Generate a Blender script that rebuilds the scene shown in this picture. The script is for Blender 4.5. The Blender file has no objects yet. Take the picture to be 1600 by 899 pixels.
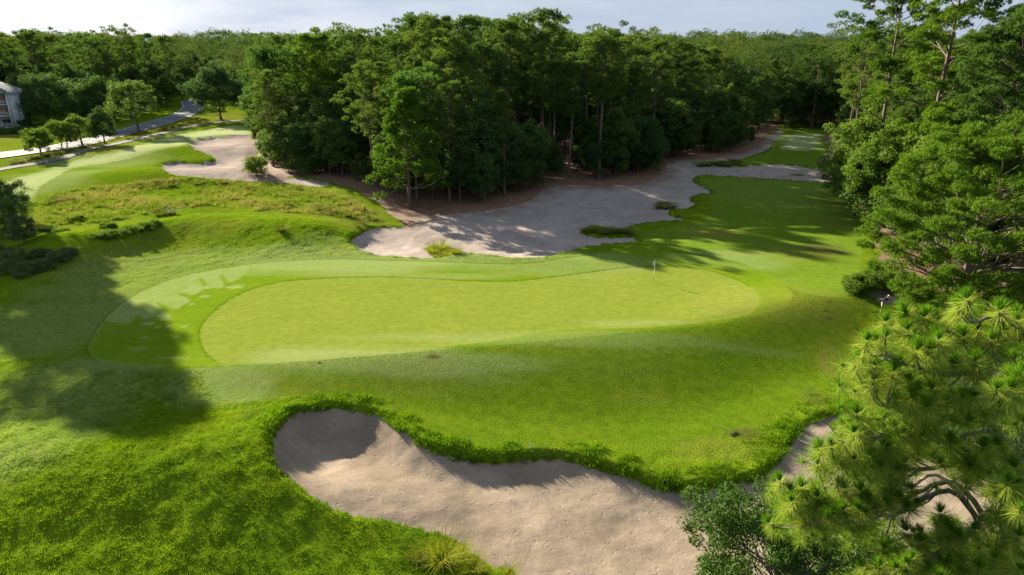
import bpy, math, random
import numpy as np
from mathutils import Vector

# ------------------------------------------------------------------ camera, sky, sun, exposure
SC = bpy.context.scene
COL = SC.collection
CAM_H = 23.5                     # drone height above the green, metres
PITCH = math.radians(19.7)       # looking down
FPX = 1067.0                     # focal length in photo pixels (24 mm on 36 mm, 1600 px wide)

cam_data = bpy.data.cameras.new('drone_camera')
cam_data.lens = 24.0
cam_data.sensor_width = 36.0
cam_data.clip_start = 0.1
cam_data.clip_end = 9000.0
cam = bpy.data.objects.new('drone_camera', cam_data)
COL.objects.link(cam)
cam.location = (0, 0, CAM_H)
cam.rotation_euler = (math.pi / 2 - PITCH, 0, 0)
SC.camera = cam

SUN_ELEV = math.radians(20.5)
SUN_AZ = math.radians(-43.0)     # measured from +Y, negative is to the left
sun_dir = Vector((math.sin(SUN_AZ) * math.cos(SUN_ELEV), math.cos(SUN_AZ) * math.cos(SUN_ELEV), math.sin(SUN_ELEV)))

world = bpy.data.worlds.new('World')
SC.world = world
world.use_nodes = True
wt = world.node_tree
wt.nodes.clear()
w_out = wt.nodes.new('ShaderNodeOutputWorld')
w_bg = wt.nodes.new('ShaderNodeBackground')
w_sky = wt.nodes.new('ShaderNodeTexSky')
w_sky.sky_type = 'NISHITA'
w_sky.sun_disc = False
w_sky.sun_elevation = SUN_ELEV
w_sky.sun_rotation = SUN_AZ
w_sky.altitude = 20.0
w_sky.air_density = 1.0
w_sky.dust_density = 0.8
w_sky.ozone_density = 1.5
w_tc = wt.nodes.new('ShaderNodeTexCoord')
# thin high cloud: a pale veil with soft streaks mixed into the clear sky
w_map = wt.nodes.new('ShaderNodeMapping'); w_map.inputs['Scale'].default_value = (1.0, 1.0, 5.0)
w_nz = wt.nodes.new('ShaderNodeTexNoise'); w_nz.inputs['Scale'].default_value = 5.0; w_nz.inputs['Detail'].default_value = 7.0; w_nz.inputs['Roughness'].default_value = 0.62
w_rmp = wt.nodes.new('ShaderNodeMapRange'); w_rmp.inputs['From Min'].default_value = 0.40; w_rmp.inputs['From Max'].default_value = 0.72; w_rmp.inputs['To Min'].default_value = 0.89; w_rmp.inputs['To Max'].default_value = 0.97
w_mix = wt.nodes.new('ShaderNodeMix'); w_mix.data_type = 'RGBA'
w_gam = wt.nodes.new('ShaderNodeHueSaturation'); w_gam.inputs['Saturation'].default_value = 0.45
wt.links.new(w_tc.outputs['Generated'], w_map.inputs['Vector'])
wt.links.new(w_map.outputs['Vector'], w_nz.inputs['Vector'])
wt.links.new(w_nz.outputs['Fac'], w_rmp.inputs['Value'])
wt.links.new(w_sky.outputs['Color'], w_gam.inputs['Color'])
wt.links.new(w_rmp.outputs['Result'], w_mix.inputs['Factor'])
wt.links.new(w_gam.outputs['Color'], w_mix.inputs['A'])
w_mix.inputs['B'].default_value = (1.80, 2.16, 2.82, 1)
wt.links.new(w_mix.outputs['Result'], w_bg.inputs['Color'])
w_bg.inputs['Strength'].default_value = 0.06
wt.links.new(w_bg.outputs['Background'], w_out.inputs['Surface'])

sun_data = bpy.data.lights.new('sun', 'SUN')
sun_data.energy = 5.0
sun_data.angle = math.radians(0.6)
sun_data.color = (1.0, 0.88, 0.70)
sun = bpy.data.objects.new('sun', sun_data)
COL.objects.link(sun)
sun.location = (-300, 300, 200)
sun.rotation_euler = (-sun_dir).to_track_quat('-Z', 'Y').to_euler()

SC.view_settings.view_transform = 'Standard'
SC.view_settings.look = 'None'
SC.view_settings.exposure = 2.06
SC.view_settings.gamma = 1.0
SC.cycles.use_denoising = True
SC.cycles.max_bounces = 6
SC.cycles.diffuse_bounces = 3
SC.cycles.transmission_bounces = 4
SC.cycles.transparent_max_bounces = 4
SC.cycles.sample_clamp_indirect = 8.0

# ------------------------------------------------------------------ small helpers
def tag(o, label=None, cat=None, group=None, kind=None):
    if label: o['label'] = label
    if cat: o['category'] = cat
    if group: o['group'] = group
    if kind: o['kind'] = kind
    return o

def empty(name, loc=(0, 0, 0), rz=0.0, scale=1.0):
    o = bpy.data.objects.new(name, None)
    COL.objects.link(o)
    o.empty_display_size = 0.5
    o.location = loc
    o.rotation_euler = (0, 0, rz)
    o.scale = (scale, scale, scale) if not hasattr(scale, '__len__') else scale
    return o

def mesh_np(name, verts, faces, mat=None, smooth=False, attrs=None):
    """verts (N,3); faces: array (M,3) or (M,4), or list of such arrays"""
    me = bpy.data.meshes.new(name)
    verts = np.asarray(verts, dtype=np.float32)
    fl = faces if isinstance(faces, list) else [faces]
    fl = [np.asarray(f, dtype=np.int32) for f in fl if len(f)]
    nl = sum(f.size for f in fl); nf = sum(len(f) for f in fl)
    me.vertices.add(len(verts)); me.vertices.foreach_set('co', verts.ravel())
    me.loops.add(nl); me.polygons.add(nf)
    me.loops.foreach_set('vertex_index', np.concatenate([f.ravel() for f in fl]))
    tot = np.concatenate([np.full(len(f), f.shape[1], np.int32) for f in fl])
    st = np.concatenate([[0], np.cumsum(tot)[:-1]]).astype(np.int32)
    me.polygons.foreach_set('loop_start', st)
    me.polygons.foreach_set('loop_total', tot)
    if smooth:
        me.polygons.foreach_set('use_smooth', np.ones(nf, dtype=bool))
    for k, v in (attrs or {}).items():
        a = me.attributes.new(k, 'FLOAT', 'POINT')
        a.data.foreach_set('value', np.asarray(v, dtype=np.float32))
    me.update(calc_edges=True)
    me.validate()
    if mat: me.materials.append(mat)
    return me

def link(name, me, parent=None, loc=None):
    o = bpy.data.objects.new(name, me)
    COL.objects.link(o)
    if parent: o.parent = parent
    if loc is not None: o.location = loc
    return o

def copy_tree(root, loc, rz, scale=1.0, label=None, group=None):
    c = root.copy(); COL.objects.link(c)
    c.location = loc; c.rotation_euler = (0, 0, rz)
    c.scale = (scale, scale, scale) if not hasattr(scale, '__len__') else scale
    if label: c['label'] = label
    if group: c['group'] = group
    for ch in root.children:
        d = ch.copy(); COL.objects.link(d); d.parent = c
        for g in ch.children:
            e = g.copy(); COL.objects.link(e); e.parent = d
    return c

# value noise on a lattice, vectorised
def _hash(ix, iy, seed):
    n = (ix.astype(np.int64) * 374761393 + iy.astype(np.int64) * 668265263 + seed * 1274126177) & 0x7fffffff
    n = ((n ^ (n >> 13)) * 1274126177) & 0x7fffffff
    return ((n ^ (n >> 16)) & 0xffff) / 65535.0

def vnoise(x, y, seed=0):
    ix = np.floor(x); iy = np.floor(y)
    fx = x - ix; fy = y - iy
    fx = fx * fx * (3 - 2 * fx); fy = fy * fy * (3 - 2 * fy)
    a = _hash(ix, iy, seed); b = _hash(ix + 1, iy, seed); c = _hash(ix, iy + 1, seed); d = _hash(ix + 1, iy + 1, seed)
    return (a * (1 - fx) + b * fx) * (1 - fy) + (c * (1 - fx) + d * fx) * fy

def fbm(x, y, octaves=4, seed=0):
    s = 0; a = 0.5
    for o in range(octaves):
        s = s + a * vnoise(x * 2 ** o, y * 2 ** o, seed + o * 17); a *= 0.5
    return s

def sstep(a, b, x):
    t = np.clip((x - a) / (b - a), 0, 1)
    return t * t * (3 - 2 * t)

# ------------------------------------------------------------------ materials
def nodes_of(name):
    m = bpy.data.materials.new(name); m.use_nodes = True
    t = m.node_tree; t.nodes.clear()
    return m, t, t.nodes, t.links

def ramp(N, stops):
    r = N.new('ShaderNodeValToRGB')
    e = r.color_ramp.elements
    while len(e) < len(stops): e.new(0.5)
    for k, (p, c) in enumerate(stops):
        e[k].position = p; e[k].color = (*c, 1)
    return r

def mixc(N, L, fac, a, b, blend='MIX'):
    m = N.new('ShaderNodeMix'); m.data_type = 'RGBA'; m.blend_type = blend
    for sock, v in ((m.inputs['Factor'], fac), (m.inputs['A'], a), (m.inputs['B'], b)):
        if hasattr(v, 'links') or hasattr(v, 'is_linked'): L.new(v, sock)
        elif isinstance(v, (int, float)): sock.default_value = v
        else: sock.default_value = (*v, 1)
    return m.outputs['Result']

def noise(N, L, vec, scale, detail=4.0, rough=0.55):
    n = N.new('ShaderNodeTexNoise'); n.inputs['Scale'].default_value = scale
    n.inputs['Detail'].default_value = detail; n.inputs['Roughness'].default_value = rough
    if vec is not None: L.new(vec, n.inputs['Vector'])
    return n.outputs['Fac']

def mrange(N, L, v, a, b, c=0.0, d=1.0):
    n = N.new('ShaderNodeMapRange')
    L.new(v, n.inputs['Value'])
    n.inputs['From Min'].default_value = a; n.inputs['From Max'].default_value = b
    n.inputs['To Min'].default_value = c; n.inputs['To Max'].default_value = d
    return n.outputs['Result']

def fattr(N, name, typ='GEOMETRY'):
    n = N.new('ShaderNodeAttribute'); n.attribute_name = name; n.attribute_type = typ
    return n.outputs['Fac']

def simple_mat(name, col, rough=0.8, var=0.15, scale=6.0, bump=0.0, metallic=0.0):
    m, t, N, L = nodes_of(name)
    out = N.new('ShaderNodeOutputMaterial'); p = N.new('ShaderNodeBsdfPrincipled')
    tc = N.new('ShaderNodeTexCoord')
    nz = noise(N, L, tc.outputs['Object'], scale, 5)
    c = mixc(N, L, mrange(N, L, nz, 0.3, 0.7), [v * (1 - var) for v in col], [min(1, v * (1 + var)) for v in col])
    L.new(c, p.inputs['Base Color']); p.inputs['Roughness'].default_value = rough; p.inputs['Metallic'].default_value = metallic
    if rough > 0.75: p.inputs['Specular IOR Level'].default_value = 0.05
    if bump:
        b = N.new('ShaderNodeBump'); b.inputs['Strength'].default_value = bump; b.inputs['Distance'].default_value = 0.05
        L.new(nz, b.inputs['Height']); L.new(b.outputs['Normal'], p.inputs['Normal'])
    L.new(p.outputs['BSDF'], out.inputs['Surface'])
    return m

def turf_mat(name, base, alt, dew, dry, fine=9.0, bump=0.35, bump_scale=14.0, bump_dist=0.05, streak=0.0, dew_scale=1.0, contrast=0.5, mottle=0.55):
    """mown or rough turf: two greens broken by noise; vertex masks add dew and dry straw"""
    m, t, N, L = nodes_of(name)
    out = N.new('ShaderNodeOutputMaterial'); p = N.new('ShaderNodeBsdfPrincipled')
    geo = N.new('ShaderNodeNewGeometry'); pos = geo.outputs['Position']
    big = noise(N, L, pos, 0.22, 5, 0.6)
    mid = noise(N, L, pos, 1.3, 5, 0.6)
    fin = noise(N, L, pos, fine, 4, 0.7)
    c = mixc(N, L, mrange(N, L, big, 0.35, 0.65), base, alt)
    c = mixc(N, L, mrange(N, L, mid, 0.38, 0.66, 0.0, mottle), c, [v * 0.68 for v in base])
    if streak:
        mp = N.new('ShaderNodeMapping'); mp.inputs['Rotation'].default_value = (0, 0, math.radians(8)); mp.inputs['Scale'].default_value = (0.25, 3.2, 1)
        L.new(pos, mp.inputs['Vector'])
        st = noise(N, L, mp.outputs['Vector'], 1.0, 3, 0.6)
        c = mixc(N, L, mrange(N, L, st, 0.35, 0.65, 0, streak), c, [v * 0.7 for v in base])
    dr = N.new('ShaderNodeMath'); dr.operation = 'MULTIPLY'
    fm = noise(N, L, pos, 3.4, 5, 0.75)
    L.new(fattr(N, 'dry'), dr.inputs[0]); L.new(mrange(N, L, fm, 0.38, 0.62, 0.1, 1.0), dr.inputs[1])
    c = mixc(N, L, dr.outputs[0], c, dry)
    dw = N.new('ShaderNodeMath'); dw.operation = 'MULTIPLY'
    L.new(fattr(N, 'dew'), dw.inputs[0]); L.new(mrange(N, L, fm, 0.3, 0.65, 0.4 * dew_scale, dew_scale), dw.inputs[1])
    c = mixc(N, L, dw.outputs[0], c, dew)
    c = mixc(N, L, fattr(N, 'soil'), c, (0.075, 0.05, 0.03))
    c = mixc(N, L, mrange(N, L, fin, 0.3, 0.7, contrast, 0.0), c, [v * 0.38 for v in base])
    L.new(c, p.inputs['Base Color']); p.inputs['Roughness'].default_value = 0.9
    p.inputs['Specular IOR Level'].default_value = 0.0
    b = N.new('ShaderNodeBump'); b.inputs['Strength'].default_value = bump; b.inputs['Distance'].default_value = bump_dist
    bn = noise(N, L, pos, bump_scale, 4, 0.65)
    L.new(bn, b.inputs['Height']); L.new(b.outputs['Normal'], p.inputs['Normal'])
    L.new(p.outputs['BSDF'], out.inputs['Surface'])
    return m

def sand_mat(name, a, b_, bump=0.5):
    m, t, N, L = nodes_of(name)
    out = N.new('ShaderNodeOutputMaterial'); p = N.new('ShaderNodeBsdfPrincipled')
    geo = N.new('ShaderNodeNewGeometry'); pos = geo.outputs['Position']
    big = noise(N, L, pos, 0.3, 6, 0.6); fin = noise(N, L, pos, 16, 4, 0.7); mid = noise(N, L, pos, 3.0, 6, 0.65)
    c = mixc(N, L, mrange(N, L, big, 0.38, 0.62), [v * 0.9 for v in a], [v * 1.05 for v in b_])
    c = mixc(N, L, mrange(N, L, mid, 0.3, 0.75, 0.45, 0.0), c, [v * 0.68 for v in a])
    c = mixc(N, L, mrange(N, L, fin, 0.62, 0.72, 0.0, 0.5), c, (0.12, 0.085, 0.06))
    c = mixc(N, L, fattr(N, 'dry'), c, (0.16, 0.105, 0.065))
    L.new(c, p.inputs['Base Color']); p.inputs['Roughness'].default_value = 0.95
    p.inputs['Specular IOR Level'].default_value = 0.0
    # raked, pecked surface: lumps, fine grain and scattered small dents
    vor = N.new('ShaderNodeTexVoronoi'); vor.inputs['Scale'].default_value = 1.7; L.new(pos, vor.inputs['Vector'])
    dent = mrange(N, L, vor.outputs['Distance'], 0.05, 0.2, 0.0, 1.0)
    ad = N.new('ShaderNodeMath'); ad.operation = 'MULTIPLY_ADD'
    L.new(dent, ad.inputs[0]); ad.inputs[1].default_value = 0.55
    ad2 = N.new('ShaderNodeMath'); ad2.operation = 'MULTIPLY_ADD'; L.new(fin, ad2.inputs[0]); ad2.inputs[1].default_value = 0.55
    ad3 = N.new('ShaderNodeMath'); ad3.operation = 'MULTIPLY'; L.new(mid, ad3.inputs[0]); ad3.inputs[1].default_value = 0.9
    L.new(ad3.outputs[0], ad2.inputs[2]); L.new(ad2.outputs[0], ad.inputs[2])
    b = N.new('ShaderNodeBump'); b.inputs['Strength'].default_value = bump; b.inputs['Distance'].default_value = 0.09
    L.new(ad.outputs[0], b.inputs['Height']); L.new(b.outputs['Normal'], p.inputs['Normal'])
    L.new(p.outputs['BSDF'], out.inputs['Surface'])
    return m

def litter_mat(name):
    m, t, N, L = nodes_of(name)
    out = N.new('ShaderNodeOutputMaterial'); p = N.new('ShaderNodeBsdfPrincipled')
    geo = N.new('ShaderNodeNewGeometry'); pos = geo.outputs['Position']
    a = noise(N, L, pos, 0.5, 6, 0.65); f = noise(N, L, pos, 9, 5, 0.75)
    c = mixc(N, L, mrange(N, L, a, 0.35, 0.65), (0.17, 0.085, 0.045), (0.24, 0.135, 0.075))
    c = mixc(N, L, mrange(N, L, f, 0.35, 0.65, 0.65, 0.0), c, (0.05, 0.028, 0.017))
    L.new(c, p.inputs['Base Color']); p.inputs['Roughness'].default_value = 0.95
    b = N.new('ShaderNodeBump'); b.inputs['Strength'].default_value = 0.7; b.inputs['Distance'].default_value = 0.08
    L.new(f, b.inputs['Height']); L.new(b.outputs['Normal'], p.inputs['Normal'])
    L.new(p.outputs['BSDF'], out.inputs['Surface'])
    return m

def leaf_mat(name, base, var, trans, hue_var=0.5, tint_attr=None, transl=0.4, spec=0.03, rough=0.7):
    """leaves: diffuse plus light coming through; tone differs from tree to tree and leaf to leaf"""
    m, t, N, L = nodes_of(name)
    out = N.new('ShaderNodeOutputMaterial')
    p = N.new('ShaderNodeBsdfPrincipled'); tr = N.new('ShaderNodeBsdfTranslucent')
    oi = N.new('ShaderNodeObjectInfo')
    isl = N.new('ShaderNodeNewGeometry')
    c = mixc(N, L, mrange(N, L, oi.outputs['Random'], 0, 1, 0.0, hue_var), base, var)
    wn = N.new('ShaderNodeTexWhiteNoise'); wn.noise_dimensions = '1D'; L.new(oi.outputs['Random'], wn.inputs['W'])
    c = mixc(N, L, mrange(N, L, wn.outputs['Value'], 0, 1, 0.0, 0.5 if hue_var else 0.0), c, [v * 0.55 for v in base])
    c = mixc(N, L, mrange(N, L, isl.outputs['Random Per Island'], 0, 1, 0.0, 0.45), c, [v * 0.6 for v in base])
    if tint_attr:
        for (nm, typ, col) in tint_attr:
            c = mixc(N, L, fattr(N, nm, typ), c, col)
    L.new(c, p.inputs['Base Color']); p.inputs['Roughness'].default_value = rough
    p.inputs['Specular IOR Level'].default_value = spec
    tc = mixc(N, L, 1.0, c, trans, 'MULTIPLY')
    L.new(tc, tr.inputs['Color'])
    mx = N.new('ShaderNodeMixShader'); mx.inputs['Fac'].default_value = transl
    L.new(p.outputs['BSDF'], mx.inputs[1]); L.new(tr.outputs['BSDF'], mx.inputs[2])
    L.new(mx.outputs['Shader'], out.inputs['Surface'])
    return m

def bark_mat(name, a, b_, scale=6.0):
    m, t, N, L = nodes_of(name)
    out = N.new('ShaderNodeOutputMaterial'); p = N.new('ShaderNodeBsdfPrincipled')
    tc = N.new('ShaderNodeTexCoord'); mp = N.new('ShaderNodeMapping'); mp.inputs['Scale'].default_value = (1, 1, 0.3)
    L.new(tc.outputs['Object'], mp.inputs['Vector'])
    n1 = noise(N, L, mp.outputs['Vector'], scale, 6, 0.7)
    c = mixc(N, L, mrange(N, L, n1, 0.3, 0.7), a, b_)
    L.new(c, p.inputs['Base Color']); p.inputs['Roughness'].default_value = 0.95
    b = N.new('ShaderNodeBump'); b.inputs['Strength'].default_value = 0.8; b.inputs['Distance'].default_value = 0.05
    L.new(n1, b.inputs['Height']); L.new(b.outputs['Normal'], p.inputs['Normal'])
    L.new(p.outputs['BSDF'], out.inputs['Surface'])
    return m
# ------------------------------------------------------------------ terrain height (metres)
def _seg_dist(x, y, pts):
    d = np.full(np.shape(x), 1e9)
    for (x0, y0), (x1, y1) in zip(pts[:-1], pts[1:]):
        dx, dy = x1 - x0, y1 - y0
        t = np.clip(((x - x0) * dx + (y - y0) * dy) / (dx * dx + dy * dy), 0, 1)
        d = np.minimum(d, np.hypot(x - x0 - t * dx, y - y0 - t * dy))
    return d

def gauss(x, y, cx, cy, sx, sy, rot=0.0):
    c, s = math.cos(rot), math.sin(rot)
    u = (x - cx) * c + (y - cy) * s; v = -(x - cx) * s + (y - cy) * c
    return np.exp(-0.5 * ((u / sx) ** 2 + (v / sy) ** 2))

def H0(x, y):
    x = np.asarray(x, float); y = np.asarray(y, float)
    def soft(xs, ys): return sum(np.interp(x + o, xs, ys) for o in (-6, -4, -2, 0, 2, 4, 6)) / 7
    yc = soft([-60, -40, -23, -5, 10, 27, 45], [40, 44, 48, 51.5, 55, 61, 66])
    yf = soft([-60, -25, -14, -4, 3, 10, 16, 21, 27, 45], [30, 36, 40.5, 36.5, 35, 34, 37, 41, 44, 50])
    drop = soft([-60, -30, -14, -5, 5, 15, 25, 45], [0.2, 0.4, 0.9, 2.0, 2.55, 2.6, 2.2, 1.3])
    t = np.clip((yc - y) / (yc - yf) * 1.08, 0, 1)
    z = -drop * (0.82 * sstep(0, 0.68, t) + 0.18 * t)
    # foreground knoll falling towards the camera
    z = z - 1.5 * sstep(36, 18, y) * sstep(2, -10, x)
    z = z + 1.3 * gauss(x, y, -22, 35.5, 11, 4.0, 0.12)
    # fall from the back of the green to the waste bunker and the wood
    yb = np.interp(x, [-30, -18, 0, 14, 30, 60], [80, 79, 76, 79, 86, 92])
    z = z - 1.1 * sstep(0, 9, y - yb) * sstep(-30, -14, x)
    # ridge left of the green, hump right of it
    z = z + 1.9 * np.exp(-0.5 * (_seg_dist(x, y, [(-54, 79), (-42, 88), (-27, 86)]) / 4.2) ** 2)
    z = z + 0.55 * gauss(x, y, 28, 61.5, 7, 3.2, 0.35)
    z = z + 0.35 * gauss(x, y, 3, 74.5, 9, 2.2, 0.05)
    # mounds along the left fairway
    z = z + 1.7 * gauss(x, y, -62, 127, 13, 5, 0.1) + 2.0 * gauss(x, y, -72, 161, 14, 7, 0.2)
    # broad natural roll away from the green
    away = sstep(45, 90, np.hypot(x - 2, y - 58))
    z = z + away * (fbm(x / 38, y / 38, 3, 5) - 0.44) * 2.2
    return z

CP, SP = math.cos(PITCH), math.sin(PITCH)
def ray(u, v):
    a = (450 - v) / FPX; b = (u - 800) / FPX
    return np.array([b, CP + a * SP, -SP + a * CP])

def survey(u, v, dz=0.0, hf=None):
    """plan position of a ground point sighted in the photograph"""
    d = ray(u, v); z = 0.0
    for _ in range(14):
        t = (z - CAM_H) / d[2]
        z = 0.5 * z + 0.5 * (float((hf or H0)(t * d[0], t * d[1])) + dz)
    return t * d[0], t * d[1]

def at(u, v, t):
    d = ray(u, v)
    return Vector((d[0] * t, d[1] * t, CAM_H + d[2] * t))

def spline(pts, n=5, closed=True):
    P = np.asarray(pts, float); out = []
    m = len(P); rng = range(m if closed else m - 1)
    for i in rng:
        if closed: p0, p1, p2, p3 = P[(i - 1) % m], P[i], P[(i + 1) % m], P[(i + 2) % m]
        else: p0, p1, p2, p3 = P[max(i - 1, 0)], P[i], P[i + 1], P[min(i + 2, m - 1)]
        for k in range(n):
            t = k / n
            out.append(0.5 * ((2 * p1) + (-p0 + p2) * t + (2 * p0 - 5 * p1 + 4 * p2 - p3) * t ** 2 + (-p0 + 3 * p1 - 3 * p2 + p3) * t ** 3))
    if not closed: out.append(P[-1])
    return np.array(out)

def outline(px, dz=0.0, wob=0.0, seed=1):
    w = spline([survey(u, v, dz) for u, v in px], 5)
    if wob:
        w = w + wob * np.stack([vnoise(w[:, 0] * 1.3, w[:, 1] * 1.3, seed) - 0.5, vnoise(w[:, 0] * 1.3, w[:, 1] * 1.3, seed + 9) - 0.5], 1)
    return w

GREEN = outline([(312,522),(318,505),(335,487),(360,468),(395,452),(440,441),(500,436),(560,434),(620,434),(680,437),(740,440),(800,440),(860,434),(920,426),(980,419),(1030,417),(1080,419),(1120,427),(1155,440),(1178,455),(1186,470),(1178,484),(1150,495),(1100,503),(1040,509),(980,513),(900,514),(840,519),(780,530),(700,541),(640,549),(560,556),(480,562),(410,567),(360,569),(335,562),(318,545)])
APRON = outline([(138,548),(143,532),(154,513),(168,496),(187,478),(215,460),(255,442),(310,427),(370,417),(430,410),(520,406),(600,408),(680,410),(760,413),(820,413),(880,405),(940,397),(1000,389),(1060,396),(1130,408),(1200,428),(1235,455),(1230,480),(1190,491),(1100,510),(1000,518),(900,529),(800,538),(700,547),(600,555),(480,565),(400,571),(330,573),(250,573),(185,570),(150,561)])
SLOPE = outline([(330,577),(480,568),(600,558),(700,550),(800,541),(900,532),(1000,521),(1100,513),(1190,494),(1232,482),(1275,470),(1325,468),(1342,510),(1330,556),(1287,598),(1225,640),(1150,679),(1060,692),(960,690),(830,688),(745,690),(695,678),(645,653),(590,634),(520,618),(440,620),(375,628),(325,608)], wob=0.5)
FAIRWAY = outline([(1092,284),(1106,278),(1180,281),(1250,285),(1312,287),(1330,305),(1345,335),(1350,370),(1345,410),(1340,445),(1320,465),(1250,455),(1190,425),(1130,404),(1060,392),(1010,384),(1005,372),(1020,362),(1060,352),(1090,345),(1110,335),(1112,320),(1108,305)])
TEE = outline([(1145,252),(1180,243),(1203,228),(1217,214),(1224,200),(1240,193),(1262,191),(1285,193),(1290,206),(1292,230),(1296,250),(1305,270),(1285,267),(1250,260),(1200,256),(1165,258)])
LEFTWAY = outline([(0,318),(0,292),(40,275),(110,253),(180,236),(260,216),(330,201),(372,196),(396,204),(397,214),(360,213),(330,216),(300,226),(270,232),(220,243),(170,255),(120,262),(90,275),(60,295),(55,315),(30,325)])
FRONT_PX = [(430,680),(424,698),(426,716),(440,737),(462,757),(492,781),(530,801),(570,809),(610,816),(650,831),(690,838),(722,856),(748,872),(772,887),(800,897),(840,920),(900,985),(1150,1010),(1450,985),(1640,900),(1640,770),(1560,735),(1480,720),(1420,700),(1370,665),(1330,645),(1300,648),(1278,656),(1255,672),(1236,695),(1216,722),(1190,746),(1150,759),(1100,768),(1050,769),(1020,762),(990,750),(960,740),(930,733),(900,723),(870,719),(820,721),(770,725),(735,722),(690,712),(662,701),(632,677),(602,656),(570,646),(530,641),(490,642),(458,650),(440,664)]
FRONT_D = [2.5,2.4,2.1,1.6,1.0,.6,.45,.4,.35,.35,.35,.35,.35,.35,.35,.3,.3,.3,.3,.3,.3,.3,.3,.3,.25,.25,.25,.28,.3,.33,.4,.6,.9,1.05,1.1,1.1,1.0,.9,.8,.8,.8,.8,.9,1.0,1.2,1.5,1.9,2.2,2.4,2.5,2.5,2.5]
FAR_PX = [(547,380),(560,392),(590,402),(640,406),(690,407),(716,399),(760,402),(800,406),(855,405),(882,398),(905,392),(945,387),(990,382),(999,376),(985,372),(960,373),(930,372),(908,365),(914,356),(935,354),(962,360),(990,354),(1020,349),(1052,347),(1068,344),(1048,338),(1049,330),(1078,326),(1086,320),(1078,312),(1092,305),(1112,303),(1098,293),(1083,284),(1092,276),(1130,277),(1180,280),(1250,284),(1312,286),(1310,274),(1280,267),(1250,261),(1200,258),(1160,261),(1140,256),(1165,248),(1195,237),(1210,222),(1222,208),(1216,202),(1200,214),(1188,229),(1168,240),(1130,248),(1080,250),(1042,256),(1040,271),(1020,284),(990,291),(940,292),(880,291),(850,298),(832,312),(800,323),(750,331),(700,336),(655,342),(640,350),(620,356),(588,357),(572,362),(558,371)]
FAR_D = [1.1,.9,.8,.7,.7,.5,.6,.6,.6,.6,.7,.7,.7,.6,.5,.4,.4,.4,.4,.4,.4,.5,.5,.4,.3,.3,.3,.3,.3,.3,.4,.4,.4,.4,.4,.4,.4,.4,.3,.3,.3,.3,.3,.3,.2,.2,.2,.2,.2,.1,.1,.1,.1,.1,.1,.1,.1,.1,.1,.1,.1,.1,.1,.1,.1,.1,.1,.1,.2,.4,.6,.8,1.0]
LEFT_PX = [(303,222),(330,217),(365,215),(396,216),(403,235),(390,258),(402,272),(440,277),(480,281),(516,288),(500,293),(450,288),(400,285),(340,281),(290,276),(258,268),(253,261),(275,255),(300,257),(334,254),(331,246),(312,238),(300,230)]
LEFT_D = [1.0,.9,.8,.4,.2,.2,.2,.1,.1,.1,.1,.2,.3,.4,.5,.6,.7,.8,.8,.8,.8,.9,1.0]
GOLF_PX = [(1354,463),(1366,453),(1400,449),(1440,446),(1480,450),(1500,468),(1480,482),(1440,486),(1405,485),(1378,478)]
GOLF_D = [.8,.9,.9,.9,.8,.5,.4,.4,.5,.6]
BUNKERS = []
def lipf(d): return float(np.interp(d, [0.9, 1.9], [0.6, 0.16]))     # share of a bunker's drop taken by the turf face
def add_bunker(px, dep, wob=0.25):
    w = spline([survey(u, v, -d * lipf(d)) for (u, v), d in zip(px, dep)], 5)
    w = w + wob * np.stack([fbm(w[:, 0] * 0.9, w[:, 1] * 0.9, 3, 31) - 0.44, fbm(w[:, 0] * 0.9, w[:, 1] * 0.9, 3, 77) - 0.44], 1) * 2
    dd = np.repeat(np.array(dep, float), 5)
    nx = np.roll(dd, -5); fr = np.tile(np.arange(5) / 5, len(dep))
    BUNKERS.append((w, dd * (1 - fr) + nx * fr))
    return w
SAND_FRONT = add_bunker(FRONT_PX, FRONT_D)
SAND_FAR = add_bunker(FAR_PX, FAR_D)
SAND_LEFT = add_bunker(LEFT_PX, LEFT_D)
SAND_GOLF = add_bunker(GOLF_PX, GOLF_D)
STRAW = outline([(478,276),(520,286),(560,300),(600,325),(622,345),(640,352),(660,342),(700,337),(750,332),(800,324),(830,314),(850,299),(880,292),(940,293),(990,292),(1022,285),(1042,270),(1040,256),(1080,251),(1130,249),(1168,241),(1190,228),(1200,213),(1216,201),(1228,190),(1290,188),(1305,188),(1305,150),(1100,120),(800,120),(500,140),(390,190),(398,216),(405,240),(395,258),(405,272),(440,276)], wob=1.2)
STRAW_R = outline([(1294,192),(1294,230),(1300,255),(1312,280),(1330,302),(1342,335),(1352,345),(1372,380),(1385,420),(1388,444),(1440,443),(1500,455),(1520,480),(1480,500),(1460,520),(1440,560),(1420,640),(1440,680),(1500,700),(1580,720),(1660,740),(1800,760),(2200,600),(2400,400),(2000,230),(1700,150),(1400,140)], wob=2.2)

def inside(poly, x, y):
    x = np.asarray(x); y = np.asarray(y); r = np.zeros(x.shape, bool)
    px, py = poly[:, 0], poly[:, 1]; qx, qy = np.roll(px, -1), np.roll(py, -1)
    for i in range(len(px)):
        c = ((py[i] > y) != (qy[i] > y))
        if not c.any(): continue
        xi = px[i] + (y - py[i]) / (qy[i] - py[i] + 1e-12) * (qx[i] - px[i])
        r ^= c & (x < xi)
    return r

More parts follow.
